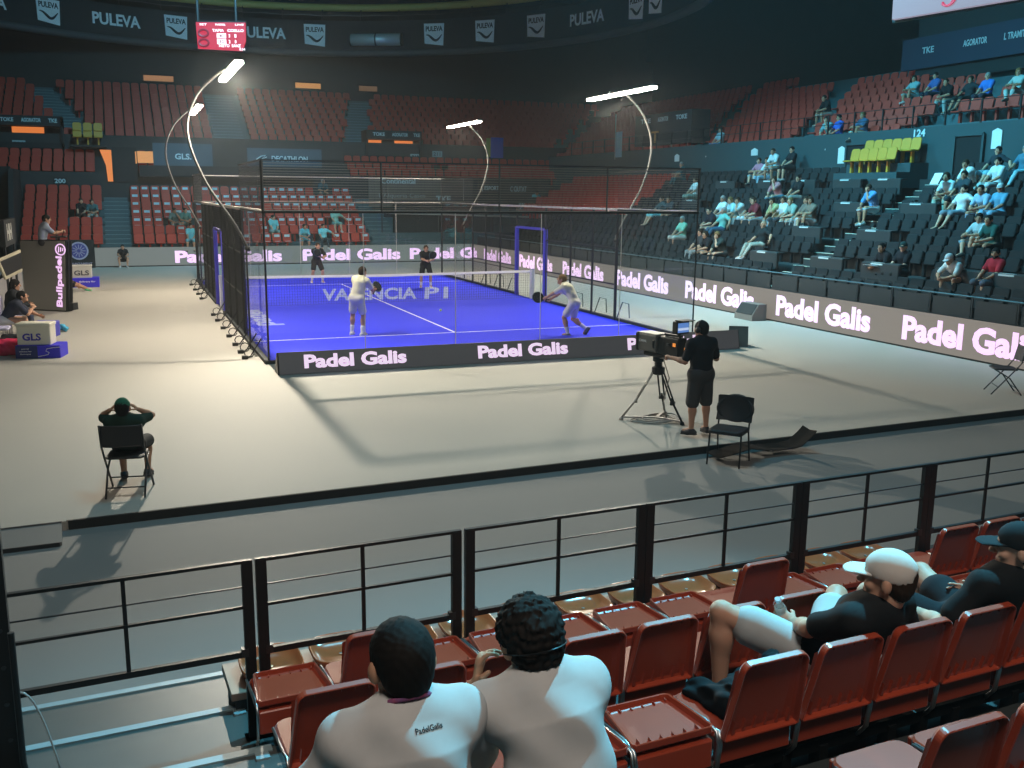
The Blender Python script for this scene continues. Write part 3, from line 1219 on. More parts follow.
# painted so that it reads upright from the stand behind the baseline
skewed_text('VALENCIA', ((3.18, 11.2), (6.25, 10.9), (3.95, 15.2), (7.4, 14.9)), .03)
skewed_text('P1', ((6.5, 10.87), (7.3, 10.8), (7.72, 14.87), (8.6, 14.8)), .03)
text('padel', M_LOGO, t, (.75, 7.6, .0145), (0, 1, 0), (-1, 0, 0), 1, .03, ext=.001, width=3.6, height=.9)  # lettering in place of white shapes reflected in the side glass

t = thing('court_enclosure', 'glass and black steel enclosure around the blue padel court', 'enclosure')


def glass(x0, y0, x1, y1, h=3.0):
    b = MB()
    b.bar((x0, y0, h / 2 + .02), (x1, y1, h / 2 + .02), .012, h)
    b.obj('glass_panel', GLASS, t)


for k in range(5):
    glass(2 * k + .008, 0, 2 * k + 1.992, 0)
    glass(2 * k + .008, 20, 2 * k + 1.992, 20)
for x in (0, 10):
    for y0 in (0, 2, 16, 18):
        glass(x, y0 + .008, x, y0 + 1.992)


def frame_bar(p, q, s=.05, name='frame_post', m=M_BLACK):
    b = MB(); b.bar(p, q, s, s); b.obj(name, m, t)


def wire_mesh(p, q, z0, z1, dh=.06, dv=.06, r=.004, m=None):
    p, q = V((*p, 0)), V((*q, 0))
    b = MB()
    L = (q - p).length
    u = (q - p) / L
    n = int(L / dv)
    for i in range(n + 1):
        o = p + u * (L * i / n)
        b.bar(o + V((0, 0, z0)), o + V((0, 0, z1)), r, r)
    n = int((z1 - z0) / dh)
    for i in range(n + 1):
        z = z0 + (z1 - z0) * i / n
        b.bar(p + V((0, 0, z)), q + V((0, 0, z)), r, r)
    b.obj('mesh_panel', m or M_WIRE, t)


M_WIRE = mat('mesh_wire', (.05, .055, .06), .45, .6)
M_WIREL = mat('mesh_wire_lit', (.42, .36, .30), .5, .3)  # same wire where lamps catch it, the light put into its colour
M_RAIL = mat('pale_rail', (.55, .52, .48), .5, .4)
# end walls: thin clamps between panes, rail at 3 m, wire mesh above, rail at 4 m
for y in (0, 20):
    for k in range(6):
        m_ = M_RAIL if (y == 0 and k not in (0, 5)) else M_BLACK
        frame_bar((2 * k, y, .02), (2 * k, y, 3.02), .014 if k not in (0, 5) else .025, 'pane_joint', M_RAIL if k else M_DSTEEL)
    frame_bar((-.03, y, 3.04), (10.03, y, 3.04), .045, 'rail')
    frame_bar((-.03, y, 3.068), (10.03, y, 3.068), .02, 'rail', M_RAIL)
    frame_bar((-.03, y, 4.05), (10.03, y, 4.05), .03, 'rail', M_RAIL if y else M_DSTEEL)
    for k in (0, 2.4, 5, 7.6, 10):
        frame_bar((k, y, 3.02), (k, y, 4.05), .03, 'frame_post', M_DSTEEL)
    if y == 0:
        b = MB()
        for i in range(1, 19):
            b.bar((0, y, 3.06 + .052 * i), (10, y, 3.06 + .052 * i), .006, .006)
        b.obj('mesh_panel', M_WIREL, t)
        b = MB()
        for i in range(0, 41):
            b.bar((.25 * i, y, 3.06), (.25 * i, y, 4.05), .003, .003)
        b.obj('mesh_panel', M_WIRE, t)
    else:
        wire_mesh((0, y), (10, y), 3.06, 4.05, .12, .25, .004)
# side walls
for x in (0, 10):
    d = -.04 if x == 0 else .04
    ys = [4, 5.5, 7, 8.9, 11.4, 13, 14.5, 16] if x == 10 else [4, 5.6, 7.2, 8.9, 11.4, 12.9, 14.5, 16]
    for y in ys + [20]:
        frame_bar((x, y, .0), (x, y, 3.02), .07 if x == 0 else .05)
    for y in (0, 20):
        frame_bar((x, y, 3.02), (x, y, 4.05), .045)
        frame_bar((x, y, .0), (x, y, 3.02), .03)
    for (ya, yb) in ((0, 4), (16, 20)):
        frame_bar((x, ya, 3.04), (x, yb, 3.04), .045, 'rail')
        frame_bar((x, ya, 3.075), (x, yb, 3.075), .03, 'rail', M_RAIL)
        wire_mesh((x, ya), (x, min(yb, ya + 4)), 3.06, 4.05, .09, .09, .005)
        frame_bar((x, ya, 4.05), (x, yb, 4.05), .035, 'rail')
    for (ya, yb) in zip(ys[:-1], ys[1:]):
        if abs(ya - 8.9) < .01:
            frame_bar((x, ya, 2.35), (x, yb, 2.35), .05, 'rail')
            wire_mesh((x, ya), (x, yb), 2.38, 3.0, .05, .05, .007 if x == 0 else .004)
            continue
        wire_mesh((x, ya + .03), (x, yb - .03), .05, 3.0, .05, .05, .009 if x == 0 else .003)
    for z in (.05, 1.0, 2.0):
        for (ya, yb) in ((ys[0], 8.9), (11.4, 16)):
            frame_bar((x, ya, z), (x, yb, z), .04, 'rail')
    frame_bar((x, 4, 3.05), (x, 16, 3.05), .06, 'rail', M_RAIL)
    # ground beam
    frame_bar((x + d, -.02, .03), (x + d, 8.9, .03), .1, 'ground_beam', M_DARK)
    frame_bar((x + d, 11.4, .03), (x + d, 20, .03), .1, 'ground_beam', M_DARK)
for y in (-.05, 20.05):
    frame_bar((-.08, y, .03), (10.08, y, .03), .08, 'ground_beam', M_DARK)
# padded blue gate frames at the net, and outside stays
for x in (0, 10):
    for y in (8.95, 11.4):
        b = MB(); b.rbox((x, y, 1.17), (.12, .14, 2.34), .03); b.obj('gate_padding', M_BLUEPAD, t)
    b = MB(); b.rbox((x, 10.17, 2.34), (.1, 2.4, .08), .02); b.obj('gate_padding', M_BLUEPAD, t)
for y in (.7, 1.5, 2.6, 4.0, 5.5, 7.1, 8.4, 12.9, 14.4, 16.0, 18.0):
    b = MB()
    b.tube([(-.05, y, .42), (-.28, y, .06), (-.36, y, .04)], .014, 6)
    b.box((-.40, y, .04), (.12, .12, .07))
    b.tube([(-.3 + .1 * math.cos(k), y + .05, .12 + .1 * math.sin(k)) for k in np.linspace(0, 6, 9)], .012, 5)
    b.obj('stay', M_BLACK, t)
for y in (4.0, 5.4, 7.0, 12.4, 13.8, 15.2):
    b = MB()
    b.tube([(10.05, y, .05), (10.22, y, .5), (10.42, y, .45), (10.45, y, .05)], .016, 6)
    b.obj('stay', M_BLACK, t)

t = thing('padel_net', 'black padel net with white top tape and posts across the blue court', 'net')
b = MB()
for i in range(126):
    x = 10 * i / 126
    b.bar((x, 10, .05), (x, 10, .86 + .05 * abs(x - 5) / 5), .004, .004)
for i in range(11):
    z = .05 + .082 * i
    b.bar((0, 10, z), (10, 10, z), .004, .004)
b.obj('net_mesh', M_NETM, t)
b = MB()
b.grid(lambda a, c: (10 * a, 10 + .006 * math.cos(2 * PI * c), .885 + .04 * abs(a - .5) * 2 + .04 * math.sin(2 * PI * c)), 20, 8)
b.obj('top_tape', M_NETW, t)
for x in (.0, 10.0):
    b = MB(); b.rbox((x, 10, .5), (.14, .14, 1.0), .02); b.obj('net_post', M_NETW, t)

# lamps: four curved poles with LED bars over the long sides
M_LAMP = mat('lamp_led', (1, 1, 1), .5, emit=(1.0, .88, .70), estr=105.)
M_POLE = mat('lamp_pole', (.10, .10, .095), .5, .2)


def padel_lamp(x, y, g, yb, label, wide=1., end=1.):
    t = thing('court_lamp', label, 'lamp', (x, yb, 0), 0, 'court lamps on curved poles')
    path = [(0, 0, 2.2), (0, 0, 2.3), (.28 * g, (y - yb) * .05, 2.85), (.72 * g, (y - yb) * .3, 3.6), (.98 * g, (y - yb) * .6, 4.4), (.98 * g, (y - yb) * .85, 5.0), (.72 * g, (y - yb) * .97, 5.6), (.3 * g, y - yb, 6.02), (.1 * g, y - yb, 6.16)]
    P = []
    for i in range(len(path) - 1):
        for k in range(5):
            s_ = k / 5
            p0, p1, p2, p3 = (V(path[max(min(i + q, len(path) - 1), 0)]) for q in (-1, 0, 1, 2))
            P.append(.5 * ((2 * p1) + (p2 - p0) * s_ + (2 * p0 - 5 * p1 + 4 * p2 - p3) * s_ ** 2 + (3 * p1 - p0 - 3 * p2 + p3) * s_ ** 3))
    P.append(V(path[-1]))
    b = MB(); b.tube(P, .030, 8); b.obj('pole', M_POLE, t, True)
    b = MB(); b.tube([(0, 0, 0), (0, 0, 2.25)], .022, 8); b.box((-.03 * g, 0, 2.2), (.1, .06, .1)); b.obj('pole_base', M_BLACK, t, True)
    b = MB(); b.rbox((0, y - yb, 6.17), (.2, 3.9, .05), .03); b.obj('lamp_housing', M_DSTEEL, t)
    for k in range(3):
        b = MB(); b.rbox((-.02 * g, y - yb - 1.27 + 1.27 * k, 6.115), (.17, 1.2, .06), .025); b.obj('lamp_diffuser', M_LAMP, t)
    def spot(nm, e, size, blend, to):
        d = bpy.data.lights.new(nm, 'SPOT')
        d.energy = e
        d.color = LAMP_COL
        d.spot_size = math.radians(size)
        d.spot_blend = blend
        d.shadow_soft_size = .09
        o = bpy.data.objects.new(nm, d)
        C.objects.link(o)
        o.parent = t
        o.location = (-.02 * g, y - yb, 6.05)
        o.rotation_euler = V(to).to_track_quat('-Z', 'Y').to_euler()
    spot('lamp_spot', LAMP_SPOT * wide, 168, .4, (-.25 * g, 0, -1))
    if y < 10:
        spot('floor_fill_spot', FLOOR_FILL * end, 100, 1.0, (-2.4 * g, -12.0, -6.1))  # added floor fill, near lamps only
    return t


padel_lamp(-.12, 3.9, -1, 2.1, 'near left court lamp, glowing bar on a curved pole above the left glass', 1.05, 1.3)
padel_lamp(-.12, 15.2, -1, 16.4, 'far left court lamp, smaller glowing bar behind the near left one')
padel_lamp(10.12, 4.3, 1, 4.3, 'near right court lamp with the longest glowing white bar', .75, .5)
padel_lamp(10.12, 17.4, 1, 17.4, 'far right court lamp with small glowing bar in the middle of the hall', .85)

# ---------------------------------------------------------------- LED barriers
t = thing('led_barrier', 'long grey LED barrier with pink Padel Galis lettering along the right stand', 'led barrier', (14.3, 8, 0))
b = MB(); b.box((.0, 0, .44), (.16, 40.6, .88)); b.obj('barrier_case', M_BLACK, t)
b = MB(); b.box((-.085, 0, .46), (.012, 40.5, .84)); b.obj('led_screen', M_LEDBG, t)
for k in range(-1, 7):
    yc = .56 + 4.78 * k
    text('Padel Galis', M_LEDTXT, t, (-.094, yc - 8, .47), (0, -1, 0), (0, 0, 1), .7, .042, width=3.72, height=.58)
t = thing('led_barrier', 'grey LED barrier with Padel Galis lettering in front of the far stand', 'led barrier', (4, 28.5, 0))
b = MB(); b.box((0, .05, .44), (20.6, .16, .88)); b.obj('barrier_case', M_BLACK, t)
b = MB(); b.box((0, -.04, .46), (20.5, .012, .84)); b.obj('led_screen', M_LEDBG3, t)
for xc in (2.0, 7.95, 13.4):
    text('Padel Galis', M_LEDTXT, t, (xc - 4, -.049, .42), (1, 0, 0), (0, 0, 1), .7, .042, width=4.95, height=.58)
t = thing('led_barrier', 'grey LED barrier behind the benches at the left edge', 'led barrier', (-6.1, 11, 0))
b = MB(); b.box((0, 0, .44), (.16, 14, .88)); b.obj('barrier_case', M_BLACK, t)
b = MB(); b.box((.085, 0, .46), (.012, 13.9, .84)); b.obj('led_screen', M_LEDBG, t)
t = thing('led_barrier', 'low dark tilted LED barrier with Padel Galis in front of the near court glass', 'led barrier', (5.1, -1.36, 0))
TB = Matrix.Rotation(-.22, 4, 'X')
b = MB(); b.prism([(-.03, 0), (.06, .42), (.10, .42), (.42, 0)], -5.12, 5.3, 0); b.obj('barrier_case', M_BLACK, t)
rt, up_ = V((1, 0, 0)), V((0, .09, .42))
m_ = frame_mat((.09, 0, .215), rt, up_)
b = MB(); b.box((0, 0, .004), (10.36, .42, .012), T=m_); b.obj('led_screen', M_LEDBG2, t)
for xc in (1.40, 4.95, 8.42):
    text('Padel Galis', M_LEDTXT2, t, m_ @ V((xc - 5.1, .02, .012)), rt, up_, .7, .042, width=2.03, height=.27)
t = thing('led_barrier', 'short unlit slanted LED board at the right end of the near barrier', 'led barrier', (10.62, -1.0, 0), -.55)
b = MB(); b.prism([(-.2, 0), (.0, .44), (.05, .44), (.25, 0)], -.22, .22, 0); b.obj('barrier_case', mat('unlit_led', (.05, .075, .08), .45), t)
b = MB(); b.bar((-.22, .025, .445), (.22, .025, .445), .06, .02); b.obj('top_rail', M_DSTEEL, t)


# ================================================================ near stand: seats
def rr_outline(wb, wt, h, r, n=6):
    """rounded trapezoid outline, bottom edge at 0"""
    pts = [(-wb / 2 + .015, 0), (wb / 2 - .015, 0), (wb / 2, .015)]
    for k in range(n + 1):
        a = k / n * PI / 2
        pts.append((wt / 2 - r + r * math.cos(a), h - r + r * math.sin(a)))
    for k in range(n + 1):
        a = PI / 2 + k / n * PI / 2
        pts.append((-wt / 2 + r + r * math.cos(a), h - r + r * math.sin(a)))
    pts.append((-wb / 2, .015))
    return pts


def inset(pts, d):
    n = len(pts)
    out = []
    for i in range(n):
        p0, p1, p2 = V(pts[i - 1]), V(pts[i]), V(pts[(i + 1) % n])
        t = (p2 - p0).normalized()
        out.append(tuple(p1 + V((-t.y, t.x)) * d))
    return out


def backrest_mesh():
    """shell: front face at w=0, rim towards w=+.05 (the rear), recess inside the rim; axes x, h, w"""
    O = rr_outline(.415, .355, .40, .045)
    bow = lambda x: -.018 * (1 - (x / .2) ** 2)
    lay = [(inset(O, .012), 0), (O, .012), (O, .040), (inset(O, .004), .044), (inset(O, .010), .041), (inset(O, .016), .018), (inset(O, .03), .013)]
    n = len(O)
    vs, fs = [], []
    for P, w in lay:
        vs += [(x, h, w + bow(x)) for x, h in P]
    for k in range(len(lay) - 1):
        fs += [(k * n + i, k * n + (i + 1) % n, (k + 1) * n + (i + 1) % n, (k + 1) * n + i) for i in range(n)]
    b = MB()
    # caps as fans of strips so that they follow the bow
    def cap(k, flip):
        L = lay[k][0]
        c = len(vs)
        m = 9
        rows = []
        xs = [-.2 + .4 * i / (m - 1) for i in range(m)]
        return L
    b.add(vs, fs)
    for k, flip in ((0, True), (len(lay) - 1, False)):
        P, w = lay[k]
        h0 = min(p[1] for p in P)
        # vertical slats between bottom and top outline
        top = sorted([p for p in P if p[1] > .2], key=lambda p: p[0])
        xs = sorted(set([p[0] for p in top] + [P[0][0], P[1][0]]))
        def ytop(x):
            for (a, c), (d, e) in zip(top[:-1], top[1:]):
                if a <= x <= d:
                    return c + (e - c) * (x - a) / max(d - a, 1e-6)
            return top[0][1]
        base = len(b.v)
        cols = []
        for x in xs:
            y1 = ytop(x)
            col = [(x, h0 + (y1 - h0) * q, w + bow(x)) for q in (0, .33, .66, 1)]
            cols.append(col)
        V_ = [p for c in cols for p in c]
        F_ = []
        for i in range(len(cols) - 1):
            for q in range(3):
                f = (i * 4 + q, (i + 1) * 4 + q, (i + 1) * 4 + q + 1, i * 4 + q + 1)
                F_.append(f[::-1] if flip else f)
        b.add(V_, F_)
    for x in (-.15, -.09, -.03, .03, .09, .15):      # ribs at the foot and at the head of the recess
        b.prism([(x - .004, .02), (x + .012, .02), (x + .002, .085)], .012 + bow(x), .034 + bow(x), 2)
        b.box((x, .368, .018 + bow(x)), (.005, .024, .02))
    return b


BACK = backrest_mesh()
HZ, HY = .42, 0


def seat_proto(state, name='stadium_chair'):
    t = thing(name, 'x', 'seat', (0, 0, -50))
    b = MB()
    b.rbox((0, .205, .385), (.40, .38, .045), .07)
    b.rbox((0, .385, .368), (.36, .03, .05), .012)
    b.obj('seat_pan', M_RED, t)
    b = MB()
    b.rbox((0, .015, .335), (.40, .05, .13), .015)
    b.obj('rear_skirt', M_RED, t)
    if state == 'up':
        T = Matrix.Translation((0, -.005, HZ - .02)) @ Matrix.Rotation(math.radians(90 + 13), 4, 'X') @ Matrix.Scale(-1, 4, (0, 0, 1)) @ Matrix.Scale(1, 4)
        # x stays, h -> up, w -> rear
        T = Matrix(((1, 0, 0, 0), (0, -.22, -.975, -.005), (0, .975, -.22, HZ - .015), (0, 0, 0, 1)))
    else:
        T = Matrix(((1, 0, 0, 0), (0, .83, -.03, .0), (0, .02, .998, HZ + .0), (0, 0, 0, 1)))
    k = MB(); k.add(BACK.v, BACK.f, 0, T)
    if state == 'up':
        k.f = [f[::-1] for f in k.f]
    o = k.obj('backrest', M_RED, t)
    for s_ in (-1, 1):
        b = MB()
        x = .208 * s_
        b.tube([(x, .33, .425 if state != 'up' else .40), (x, .06, .455 if state != 'up' else .42), (x, -.015, .44), (x, -.035, .39), (x, -.02, .27), (x, .03, .2)], .008, 6)
        b.obj('bracket', M_STEEL, t, True)
    b = MB(); b.box((0, .05, .1), (.05, .07, .2)); b.box((0, .05, .01), (.09, .14, .02)); b.obj('foot', M_BLACK, t)
    return t


def kill(o):
    for c in list(o.children):
        kill(c)
    bpy.data.objects.remove(o)


P_UP, P_FOLD = seat_proto('up'), seat_proto('fold')
ROWN = {0: 'the row just behind the fence', 1: 'the second row behind the fence', 2: 'the row of the man in the white cap', 3: 'the bottom right row nearest the camera'}
STATE = {0: 'FUFFFFFUFFFUUUUUUU', 1: 'UUUUUUUFFFFFFFFUUUU', 2: 'FFFFUUUUUUUUUU', 3: '....UUUUUUUU'}


def seat_loc(r, k):
    return N(SEAT_S0 + .43 * (k + .5), EF(r) - .77, ZD(r))


for r in range(4):
    cnt = {'F': 0, 'U': 0}
    for k, st in enumerate(STATE[r]):
        if st == '.':
            continue
        p = seat_loc(r, k + (.5 if r == 3 else 0))
        if not (in_view(p + V((0, 0, .5)), 60) or in_view(p + V((0, 0, .8)), 60)):
            continue
        if r == 3:
            p = p - V((0, 0, .09))
        cnt[st] += 1
        lab = ('%s red seat folded flat in %s' if st == 'F' else '%s upright red seat in %s') % (nth(cnt[st]), ROWN[r])
        copy_tree(P_UP if st == 'U' else P_FOLD, p, NA, lab, 'red seats in ' + ROWN[r])
kill(P_UP)
kill(P_FOLD)
for r in range(4):
    b = MB()
    b.box((SEAT_S0 + 4.15, EF(r) - .72, ZD(r) + .2), (8.1, .05, .06), T=NM)
    for k in range(1, 19, 2):
        b.box((SEAT_S0 + .43 * k, EF(r) - .72, ZD(r) + .1), (.05, .06, .2), T=NM)
    tag(b.obj('seat_beam', M_BLACK), 'black steel beam under the red seats of ' + ROWN[r], 'beam')


def dish(sx, sy, T=None):
    n = 36
    b = MB()
    lay = [(.80, 0), (.93, .02), (1.0, .062), (.985, .074), (.945, .072), (.88, .048), (.6, .030), (.25, .026), (.02, .026)]
    for q, (r, z) in enumerate(lay):
        for k in range(n):
            a = 2 * PI * k / n
            c, s_ = math.cos(a), math.sin(a)
            e = 2 / 3.6
            b.v.append((sx * r * math.copysign(abs(c) ** e, c), sy * r * math.copysign(abs(s_) ** e, s_), z + (.018 * r * r if s_ > 0 else 0) * abs(s_)))
    for q in range(len(lay) - 1):
        for k in range(n):
            l = (k + 1) % n
            b.f.append((q * n + k, q * n + l, (q + 1) * n + l, (q + 1) * n + k))
    b.f.append(tuple(range(n))[::-1])
    b.f.append(tuple(range((len(lay) - 1) * n, len(lay) * n)))
    b.m = [0] * len(b.f)
    return b


Z_E = -13.95
first = None
cnt = 0
for k in range(0, 12):
    p = N(SEAT_S0 + .03 + .447 * (k + .5), Z_E, .45)
    if not in_view(p, 60):
        continue
    cnt += 1
    if first is None:
        first = thing('bucket_chair', 'x', 'seat', p, NA, 'shiny seats on the front bench')
        o = dish(.195, .19).obj('seat_shell', M_BROWN, first, True)
        b = MB(); b.tube([(0, 0, .024), (0, 0, .032)], .012, 8); b.obj('bolt', M_STEEL, first)
        q = first
    else:
        q = copy_tree(first, p)
    q['label'] = '%s shiny orange brown seat shell from the left on the front bench' % nth(cnt)
t = thing('bench', 'long beam bench under the shiny seat shells in front of the fence', 'bench', N(0, 0, 0), NA)
b = MB(); b.rbox((SEAT_S0 + 2.75, Z_E, .425), (5.55, .42, .05), .01); b.obj('bench_top', M_BENCH, t)
b = MB()
b.box((SEAT_S0 + 2.75, Z_E - .19, .275), (5.5, .03, .25)); b.box((SEAT_S0 + .02, Z_E, .275), (.03, .40, .25)); b.obj('bench_base', M_DARK, t)

# ---------------------------------------------------------------- fence
FE = -14.47
FTOP = 1.40


def fence(s0, s1, label, thick=(.06, .06)):
    t = thing('fence_panel', label, 'fence', N(s0, FE, 0), NA, 'steel fence panels at the front of the near stand')
    L = s1 - s0
    for x, wd in ((.03, thick[0]), (L - .03, thick[1])):
        b = MB(); b.box((x, 0, (FTOP + .3) / 2), (wd, .035, FTOP - .3)); b.box((x, 0, .32), (wd + .04, .1, .02)); b.obj('post', M_BLACK, t)
    b = MB(); b.bar((0, 0, FTOP), (L, 0, FTOP), .03, .018); b.obj('top_rail', M_BLACK, t)
    b = MB(); b.bar((0, 0, FTOP - .15), (L, 0, FTOP - .15), .008, .008); b.obj('wire_rail', M_DSTEEL, t)
    b = MB(); b.bar((0, 0, FTOP - .27), (L, 0, FTOP - .27), .02, .016); b.obj('middle_rail', M_BLACK, t)
    b = MB(); b.bar((0, 0, .85), (L, 0, .85), .03, .035); b.obj('bottom_rail', M_BLACK, t)
    b = MB(); b.box((L / 2, 0, (.85 + FTOP) / 2), (.022, .015, FTOP - .85)); b.obj('middle_post', M_BLACK, t)
    b = MB()
    for x in (.06, L - .06):
        b.box((x, 0, .86), (.04, .04, .05))
    b.obj('hinge', M_DSTEEL, t)
    return t


FS = [(-4.02, -2.672), (-2.655, -1.42), (-1.392, -.100), (-.095, 1.215), (1.22, 2.47), (2.475, 3.75), (3.755, 5.05)]
FL = ['leftmost black fence panel, above the concrete aisle steps', 'black fence panel first right of the aisle', 'black fence panel right of the double post near the heads',
      'black fence panel in front of the black chair', 'black fence panel above the man in the white cap', 'black fence panel second from the right picture edge', 'black fence panel cut by the right picture edge']
for (s0, s1), l in zip(FS, FL):
    fence(s0, s1, l)

t = thing('steel_column', 'dark perforated steel column at the left picture edge', 'column', N(-3.93, -14.52, .2), NA)
b = MB(); b.box((-.02, 0, 2.4), (.12, .08, 4.8)); b.obj('column_profile', M_BLACK, t)
b = MB()
for k in range(20):
    b.tube([(-.0, -.041, .25 + .2 * k), (-.0, -.044, .25 + .2 * k)], .012, 8)
b.obj('bolt', M_DSTEEL, t)
t = thing('gate_post', 'thin bent gate post beside the steel column over the steps', 'post', N(-3.87, -14.72, .3), NA)
b = MB(); b.tube([(0, 0, 1.0), (0, 0, .3), (.03, 0, .05), (0, 0, 0)], .016, 8); b.obj('post_tube', M_BLACK, t)
b = MB(); b.box((0, 0, .02), (.12, .1, .03)); b.obj('foot_plate', M_DSTEEL, t)
b = MB(); b.tube([N(-3.86, -14.66, .95) + V((q * .02, 0, -.008 * q * q)) for q in range(0, 9)] , .006, 6)
tag(b.obj('cable', mat('grey_cable', (.3, .33, .33), .5), None, True), 'thin pale cable looping beside the column at the left edge', 'cable')

# ================================================================ people in the near stand
WHITE_T = (.50, .50, .50)
sit = lambda r, k: seat_loc(r, k)
# two men in white in the nearest row, leaning on their knees
p = sit(3, -.2)
poseL = dict(hip=(0, .12, .52), lean=(0.0, .20, 1), hunch=.16, sw=.19, fat=1.12, head=(.05, -.10), hs=1.12, neckl=.135, shf=.02, neckf=.15,
             armL=((-.42, .30, -.85), (.30, .85, -.35)), armR=((.36, .35, -.85), (-.35, .85, -.35)),
             legL=((-.28, 1, .05), (0, -.1, -1)), legR=((.28, 1, .05), (0, -.1, -1)))
rootL, SL = person('man in white shirt with lanyard in the near row, left of the pair', p, NA, poseL, top=WHITE_T, bottom=(.02, .022, .03), legs='shorts', hair='short', hairc='black', h=.007, sleeve=.8, wr=.006, shoes=(.05, .05, .05))
p = sit(3, .95)
poseR = dict(hip=(0.0, .12, .52), lean=(-.02, .24, 1), hunch=.22, side=-.06, sw=.186, fat=1.1, head=(-.05, -.30, .08), hs=1.1, neckl=.12, shf=.03, neckf=.3,
             armL=('ik', (-.17, .50, .90), (-.5, .1, -1)), armR=('ik', (.03, .50, .96), (.6, .2, -.8)),
             handL=dict(d=(.25, .1, .95), n=(.8, -.5, .1), curl=.6), handR=dict(d=(.0, -.1, .95), n=(-.8, -.4, .1), curl=.5),
             legL=((-.28, 1, .05), (0, -.1, -1)), legR=((.28, 1, .05), (0, -.1, -1)))
rootR, SR = person('curly haired man in white shirt resting his face on his hands', p, NA, poseR, top=WHITE_T, bottom=(.02, .022, .03), legs='shorts', hair='curly', hairc='black', h=.007, sleeve=.8, wr=.006, shoes=(.05, .05, .05))


def on_mesh(me, target, root, direction, eps=.002):
    """drop flat lettering onto a mesh along DIRECTION (both in the root's space)"""
    bv = BVHTree.FromPolygons([v.co for v in target.vertices], [tuple(q.vertices) for q in target.polygons])
    d = V(direction).normalized()
    for v in me.vertices:
        h_ = bv.ray_cast(v.co - d * .5, d)
        if h_[0] is not None:
            v.co = h_[0] - d * eps


shirtL = [c for c in rootL.children if c.name.startswith('shirt')][0]
me = text_mesh('PadelGalis', .03, .02, 0)
xs = [v.co.x for v in me.vertices]
kx = .09 / (max(xs) - min(xs))
for v in me.vertices:
    v.co *= kx
c0 = V(SL.mid + SL.up2 * .315)
me.transform(frame_mat(c0 + V((.03, -.2, 0)), (1, 0, 0), V(SL.up2)))
on_mesh(me, shirtL.data, rootL, V(SL.fw2))
me.materials.append(mat('shirt_print', (.015, .015, .02), .8))
link('shirt_lettering', me, shirtL)
b = MB()
nc = V(SL.nb + SL.up2 * .012)
b.tube([nc + V(SL.rt2) * .080 * math.cos(a) + V(SL.fw2) * (.084 * math.sin(a) - .005) + V(SL.up2) * (.012 - .02 * math.sin(a)) for a in np.linspace(0, 2 * PI, 24)[:-1]], .010, 6, closed=True)
b.obj('lanyard', mat('lanyard', (.05, .07, .25), .7, noise=1., nscale=40, col2=(.4, .05, .05)), rootL, True)
# watch strap of the right-hand man
b = MB()
d_ = V(SR.wr[-1] - SR.el[-1]).normalized()
b.tube([V(SR.wr[-1]) - d_ * .07, V(SR.wr[-1]) - d_ * .025], .036, 12)
b.obj('wristband', mat('wristband', (.01, .03, .035), .7), rootR, True)
b = MB()
b.tube([V(SR.hl(.1 * math.cos(a), -.012 + .122 * math.sin(a), -.012)) for a in np.linspace(PI * 1.02, PI * 1.98, 14)], .0025, 5)
b.obj('glasses_strap', M_BLACK, rootR)

# man in the white cap, slouched and turned left, bottle in his hand
p = sit(2, 5.72)
poseC = dict(hip=(-.10, .36, .50), lean=(.28, -1.45, .85), hunch=.5, head=(.58, .02, 0), hs=1.12, neckl=.13, sw=.19, fat=1.02, twist2=.1,
             armL=('ik', (-.15, .46, .60), (-1, -.2, -.25)), armR=((.55, .25, -.8), (-.35, .9, -.1)),
             handL=dict(d=(-.25, .9, .25), n=(.75, .2, -.6), curl=.9),
             legL=((-.34, .27, .17), (.02, -.02, -1)), legR=((.30, .26, .10), (0, .05, -1)), footL=(-.5, .8, -.1), footR=(0, 1, -.1))
rootC, SCp = person('man in white cap and black shirt slouched beside his dark jacket', p, NA, poseC, top=(.012, .014, .016), bottom=(.42, .45, .46), legs='shorts', hair='crop', hairc='brown',
                    cap=(.62, .58, .54), h=.007, sleeve=.72, wr=.0035, shoes=(.5, .5, .5), skin=(.52, .29, .20), short_len=.62)
hb = V(SCp.wr[-1]) + V((-.01, .085, .02))
t = thing('water_bottle', 'clear plastic water bottle in the hand of the man in the white cap', 'bottle', NM @ hb + p, NA)
m_ = Matrix.Translation((0, 0, 0)) @ Matrix.Rotation(.3, 4, 'X') @ Matrix.Rotation(-.5, 4, 'Y')
b = MB(); b.lathe([(.028, -.09), (.032, -.08), (.032, -.03), (.030, -.02), (.032, -.01), (.032, .03), (.026, .06), (.013, .085), (.012, .10)], 16, T=m_)
mb_ = mat('bottle_plastic', (.75, .8, .82), .08)
mb_.node_tree.nodes['Principled BSDF'].inputs['Transmission Weight'].default_value = .85
b.obj('bottle_body', mb_, t, True)
b = MB(); b.lathe([(.015, .098), (.015, .118)], 12, T=m_); b.obj('bottle_cap', mat('bottle_cap', (.5, .55, .6), .4), t)

# the man in the dark cap at the right edge
p = sit(2, 7.95)
poseD = dict(hip=(-.14, .30, .48), lean=(.06, -1.05, .85), hunch=.45, head=(.7, .0, 0), hs=1.08, neckl=.13, sw=.19, fat=1.04,
             armL=((-.55, .30, -.75), (.2, .75, -.1)), armR=((.5, .4, -.8), (-.6, .8, 0)),
             legL=((-.34, .22, .17), (0, -.02, -1)), legR=((.06, .30, .09), (0, -.02, -1)), footL=(-.3, 1, -.1))
rootD, SD = person('man in black shirt and dark cap at the right picture edge', p, NA, poseD, top=(.010, .012, .014), bottom=(.012, .014, .018), legs='shorts', hair='short', hairc='black',
                   cap=(.012, .018, .022), h=.007, sleeve=.7, wr=.003, shoes=(.3, .3, .3), skin=(.55, .33, .24), short_len=.55)

